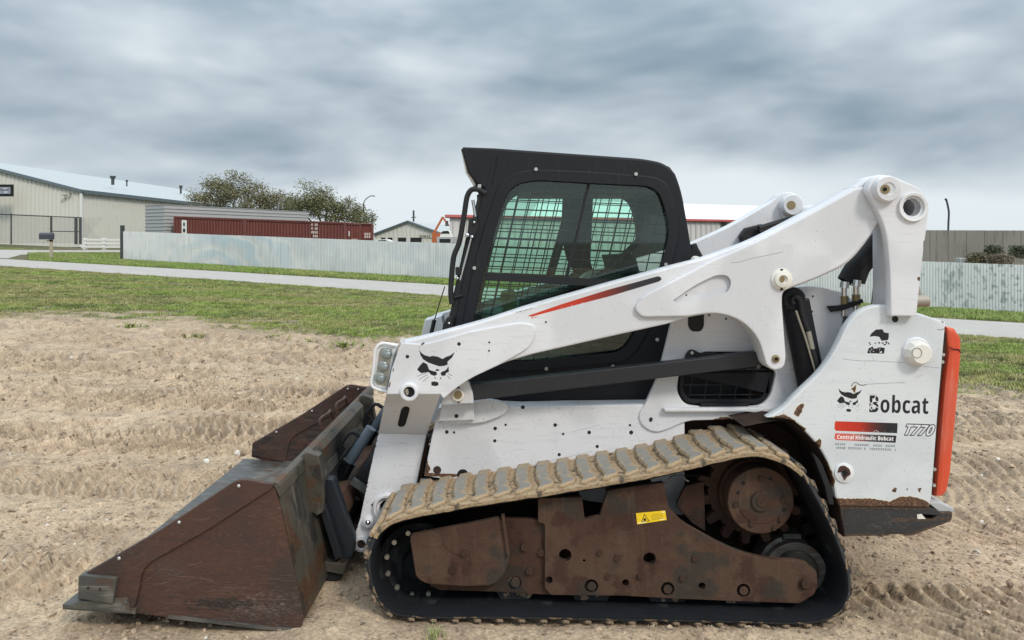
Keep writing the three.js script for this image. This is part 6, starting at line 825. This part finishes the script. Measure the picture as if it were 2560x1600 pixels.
// --- bucket and its coupler
{
  const Z = 3.0, Z2 = 5.02, W = Z2 - Z;
  const back0 = [690, 1212], heel = [754, 1574];
  // hollow shell: floor from the cutting edge to the heel, then up the back
  const prof = [[166, 1521], [330, 1530], [500, 1551], [640, 1567], [718, 1576], [748, 1572], [757, 1552], [748, 1500], [690, 1212]], th = 0.014;
  const band = (pts, z0, z1, t) => { const P = pts.map(([x, y]) => new THREE.Vector2(X(x, Z), Y(y, Z))), o = []; for (let i = 0; i < P.length; i++) { const a = P[Math.max(i - 1, 0)], b = P[Math.min(i + 1, P.length - 1)], d = b.clone().sub(a).normalize(); o.push(P[i].clone().add(new THREE.Vector2(-d.y, d.x).multiplyScalar(t))); } const s = new THREE.Shape([...P, ...o.reverse()]); const g = new THREE.ExtrudeGeometry(s, { depth: z1 - z0, bevelEnabled: false }); g.translate(0, 0, -z1); return boxUV(toCreasedNormals(g, 0.5)); };
  const bk = part(loader, 'bucket', band(prof, Z + 0.02, Z2 - 0.02, th), M.olive, 'low worn steel bucket resting on the sand');
  const sidePts = [[194, 1498, 4], [198, 1440, 10], [214, 1432, 10], [400, 1325, 10], [590, 1200, 20], [619, 1198, 16], [655, 1206, 16], [688, 1208, 4], [692, 1234, 4], [744, 1470, 4], [757, 1548, 10], [752, 1572, 8], [735, 1577, 6], [496, 1555, 10], [325, 1531, 6], [278, 1527, 6]];
  const blot = (c, x, y, w, h, n, cols, a0 = 0.05, a1 = 0.25) => { for (let i = 0; i < n; i++) { const g = () => (rnd() + rnd() + rnd() - 1.5) * 0.9; c.globalAlpha = rr(a0, a1); c.fillStyle = cols[Math.floor(rnd() * cols.length)]; c.beginPath(); c.ellipse(x + g() * w, y + g() * h, rr(1, 9), rr(0.6, 3), rr(-0.5, 0.5), 0, 7); c.fill(); } c.globalAlpha = 1; };
  const sideMat = panelMat(Z, 180, 1190, 770, 1590, 2, 610, (c) => {
    blot(c, 500, 1400, 320, 160, 2600, ['#5c3a2c', '#2f2523', '#4c3127', '#272120', '#63432f']); blot(c, 560, 1512, 90, 16, 420, ['#191818', '#211e1e'], 0.2, 0.5); blot(c, 430, 1430, 60, 40, 300, ['#3c3b36', '#4b463d']); blot(c, 690, 1320, 60, 110, 260, ['#653f2d', '#704a36']); blot(c, 660, 1520, 110, 50, 420, ['#8a8078', '#75655c', '#6b6360']); blot(c, 330, 1370, 90, 50, 260, ['#4c3f35', '#6a4c3a']);
    c.lineWidth = 0.9; for (let i = 0; i < 260; i++) { const x = rr(380, 750), y = rr(1440, 1570), l = rr(10, 70); c.globalAlpha = rr(0.08, 0.35); c.strokeStyle = i % 3 ? '#94877c' : '#2a2423'; c.beginPath(); c.moveTo(x, y); c.quadraticCurveTo(x + l / 2, y + rr(-3, 3), x + l, y + l * rr(0, 0.12)); c.stroke(); } for (let i = 0; i < 60; i++) { const x = rr(300, 700), y = rr(1260, 1500), l = rr(5, 40); c.globalAlpha = rr(0.1, 0.4); c.strokeStyle = '#a08f80'; c.beginPath(); c.moveTo(x, y); c.lineTo(x + l, y + l * rr(-0.8, 0.3)); c.stroke(); } c.globalAlpha = 1;
  }, [0x472f26, 0x392b27]);
  sideMat.bumpMap = per(M.rustB, 0.5); sideMat.bumpScale = 0.002; sideMat.roughness = 0.6;
  const sp = part(bk, 'side_plate', sideMat.userData.uv(plate(sidePts, Z + 0.008, 0.02, { bevel: 0.003 })), sideMat, 'rusty near side plate');
  part(bk, 'side_edge_plate', sideMat.userData.uv(plate([[196, 1490, 4], [200, 1440, 10], [214, 1433, 10], [400, 1326, 10], [590, 1201, 20], [619, 1199, 16], [655, 1207, 16], [686, 1209, 4], [679, 1222, 4], [520, 1325, 10], [373, 1408, 14], [354, 1432, 14], [347, 1476, 14], [336, 1520], [290, 1527, 6]], Z - 0.004, 0.014, { bevel: 0.004 })), sideMat);
  part(bk, 'side_plate', plate(sidePts.map(([x, y, r]) => [CX + (x - CX) * Z / (Z2 - 0.02), CY + (y - CY) * Z / (Z2 - 0.02), r * 0.6]), Z2 - 0.02, 0.02, { bevel: 0.003 }), M.rust, 'far side plate'); { const f = ([x, y, r]) => [CX + (x - CX) * Z / (Z2 - 0.028), CY + (y - CY) * Z / (Z2 - 0.028), (r ?? 8) * 0.6]; part(bk, 'side_edge_plate', plate([[200, 1490, 4], [202, 1442, 10], [214, 1434, 10], [400, 1327, 10], [590, 1202, 20], [655, 1208, 16], [684, 1212, 4], [676, 1226, 4], [520, 1328, 10], [373, 1411, 14], [354, 1434, 14], [336, 1520]].map(f), Z2 - 0.028, 0.009, { bevel: 0.003 }), M.rust); for (const [x, y] of [[300, 1394], [448, 1306], [597, 1214], [640, 1216]]) stud(bk, 'bolt', ...f([x, y]).slice(0, 2), 2.6, Z2 - 0.028, 0.006, M.screw, domeg); }
  for (const [x, y] of [[298, 1396], [448, 1306], [597, 1215]]) stud(bk, 'bolt', x, y, 4.6, Z - 0.004, 0.006, M.screw, domeg);
  part(bk, 'wear_block', [plate([[195, 1440, 10], [206, 1438, 4], [291, 1446, 3], [282, 1510, 3], [194, 1497, 6]], Z - 0.022, 0.05, { bevel: 0.004 })], M.steel); for (const x of [220, 250]) stud(bk, 'bolt_hole', x, 1470 + (x - 220) * 0.1, 3.5, Z - 0.022, 0.001, M.mudDark, discg);
  part(bk, 'cutting_edge', [plate([[160, 1521, 0], [194, 1504, 0], [318, 1494, 2], [326, 1531, 0], [278, 1528, 0]], Z - 0.01, 0.03, { bevel: 0.002 }), band([[158, 1522], [240, 1527], [340, 1533]], Z - 0.005, Z2 + 0.005, 0.02)], M.steel);
  stud(bk, 'bolt', 314, 1506, 4, Z - 0.01, 0.004, M.steel, domeg); part(bk, 'heel_skid', band([[420, 1546], [500, 1555], [640, 1571], [735, 1581]], Z - 0.002, Z + 0.1, 0.012), M.steel); part(bk, 'skid_shoe', plate([[282, 1530], [330, 1532], [320, 1542], [300, 1542]], Z + 0.05, 0.1, { r: 3 }), M.matt);
  // inside edge of the floor plate shows as worn steel
  part(bk, 'floor_liner', band([[335, 1515], [500, 1533], [640, 1549], [712, 1556]].map(([x, y]) => [x, y - 2]), Z + 0.03, Z2 - 0.03, 0.003), M.steel);
  // back of the bucket: mounting flange along the top, hook plates
  const n = (d) => d * F / Z; const bx = (y) => 690 + (y - 1212) * 58 / 288;     // the back face at height y
  part(bk, 'top_rail', [plate([[677, 1207, 3], [690, 1205, 4], [700, 1213, 4], [703, 1240, 3], [697, 1240, 3], [689, 1221, 3]], Z + 0.001, W - 0.002, { bevel: 0.002 })], M.olive);
  const hook = [[752, 1140, 2], [766, 1129, 6], [798, 1140, 8], [806, 1200, 12], [806, 1281, 8], [792, 1290, 8], [776, 1278, 4]];
  part(bk, 'hook_plate', plate(hook, 3.36, 0.06, { bevel: 0.006 }), M.olive); part(bk, 'hook_plate', plate(hook.map(([x, y, r]) => [CX + (x - CX) * 3.36 / 4.62, CY + (y - CY) * 3.36 / 4.62, r]), 4.62, 0.06, { bevel: 0.006 }), M.olive);
  part(bk, 'mount_channel', plate([[752, 1140, 3], [786, 1118, 4], [800, 1132, 4], [800, 1178, 4], [791, 1178, 3], [789, 1142, 3], [756, 1154, 3]], 3.42, 1.0, { bevel: 0.003 }), M.olive); part(bk, 'channel_lip', plate([[790, 1176, 2], [804, 1176, 2], [808, 1204, 2], [798, 1206, 2]], 3.44, 0.96, { bevel: 0.002 }), M.steel);
  for (const z of [3.7, 4.1]) part(bk, 'channel_rib', plate([[756, 1146], [788, 1130], [796, 1176], [764, 1190]].map(([x, y]) => [CX + (x - CX) * 3.42 / z, CY + (y - CY) * 3.42 / z]), z, 0.015, { r: 2, bevel: 0.001 }), M.olive);
  part(bk, 'lower_lug', plate([[800, 1404, 4], [866, 1411, 4], [860, 1438, 6], [806, 1428, 4]], 3.4, 0.18, { bevel: 0.004 }), M.olive); part(bk, 'lug_cup', plate([[808, 1430, 3], [858, 1440, 6], [828, 1466, 8], [812, 1462, 3]], 3.42, 0.16, { bevel: 0.003 }), M.matt);
  for (let i = 0; i < 2; i++) { const zz = 3.9 + i * 0.36, y0 = Y(1206, Z); part(bk, 'step_bracket', [tube([new THREE.Vector3(X(660, Z), y0 - 0.01, -zz), new THREE.Vector3(X(655, Z), y0 + 0.035, -zz), new THREE.Vector3(X(668, Z), y0 + 0.05, -zz - 0.1), new THREE.Vector3(X(660, Z), y0 + 0.04, -zz - 0.2), new THREE.Vector3(X(662, Z), y0 - 0.01, -zz - 0.24)], 0.009, 24, 6)], M.rust); }
  // coupler between bucket and arms
  const cp = part(loader, 'coupler', plate([[810, 1196, 8], [832, 1200, 8], [884, 1350, 10], [882, 1392, 8], [854, 1402, 6], [816, 1290, 10]], 3.46, 0.07, { bevel: 0.005 }), std({ color: 0x20262c, roughness: 0.5, metalness: 0.2 }));
  part(cp, 'coupler_side', plate([[799, 1278, 4], [812, 1262, 6], [856, 1392, 6], [838, 1402, 6]], 3.4, 0.05, { bevel: 0.005 }), std({ color: 0x1c2026, roughness: 0.5, metalness: 0.2 })); part(cp, 'coupler_side', plate([[810, 1196], [832, 1200], [884, 1350], [882, 1392], [854, 1402], [816, 1290]].map(([x, y]) => [CX + (x - CX) * 3.46 / 4.6, CY + (y - CY) * 3.46 / 4.6]), 4.6, 0.08, { r: 5 }), M.matt);
  part(cp, 'coupler_face', plate([[800, 1206, 4], [812, 1200, 4], [846, 1398, 4], [834, 1400, 4]], 3.5, 1.12, { bevel: 0.003 }), std({ color: 0x2b2b2c, roughness: 0.6, metalness: 0.1 }));
  part(cp, 'coupler_beam', [plate([[815, 1240], [850, 1240], [862, 1300], [830, 1306]], 3.5, 1.1, { r: 6 }), plate([[842, 1360], [880, 1360], [880, 1395], [854, 1398]], 3.5, 1.1, { r: 6 })], M.mud);
  part(loader, 'coupler_plate', plate([[880, 1250], [930, 1200], [960, 1330], [900, 1420]], 4.0, 0.5, { r: 8 }), M.mud);
  for (const [z, f] of [[3.75, 1], [4.4, 0.62]]) { const q = (x, y) => V(x, y, 3.75).setZ(-z); const tc = part(loader, 'tilt_cylinder', [rod(q(870, 1160), q(928, 1070), 0.027, 20)], std({ color: 0x5d6872, roughness: 0.4, metalness: 0.2 })); part(tc, 'cylinder_rod', rod(q(836, 1222), q(874, 1154), 0.034, 16), std({ color: 0x16181c, roughness: 0.2, metalness: 0.3 })); part(tc, 'rod_eye', [rod(q(832, 1224).add(new THREE.Vector3(0, 0, 0.05)), q(832, 1224).add(new THREE.Vector3(0, 0, -0.05)), 0.05, 18)], M.matt); part(tc, 'hose', [tube([q(860, 1120), q(840, 1150), q(800, 1180), q(770, 1210)], 0.011, 20, 6), tube([q(900, 1090), q(880, 1080), q(850, 1120), q(846, 1180), q(862, 1236), q(900, 1250)], 0.011, 30, 6)], M.matt); }
  part(loader, 'coupler_lever', [beam(V(826, 1210, 3.6), V(790, 1190, 3.6), 0.02, 0.02), beam(V(880, 1200, 3.65), V(916, 1226, 3.65), 0.03, 0.03)], M.galv);
  part(loader, 'cross_brace', [plate([[880, 1200], [960, 1120], [980, 1180], [930, 1300]], 3.7, 0.85, { r: 10 })], M.matt);
}
// --- far arm leg, so that the machine stands complete from the other side
{
  const Zf = 4.72; part(loader, 'far_leg', [plate([[1003, 860], [1108, 850], [1108, 998], [1066, 1090], [1040, 1226], [960, 1350], [905, 1376], [884, 1345], [923, 1184], [966, 985]].map(([x, y]) => [CX + (x - CX) * 3.4 / Zf, CY + (y - CY) * 3.4 / Zf]), Zf, 0.11, { r: 5 })], M.white); part(loader, 'far_arm_front', plate([[1003, 860], [1500, 716], [1560, 716], [1560, 836], [1330, 886], [1108, 998]].map(([x, y]) => [CX + (x - CX) * 3.26 / 4.5, CY + (y - CY) * 3.26 / 4.5]), 4.6, 0.13, { r: 8 }), M.white);
}

renderer.render(scene, camera);
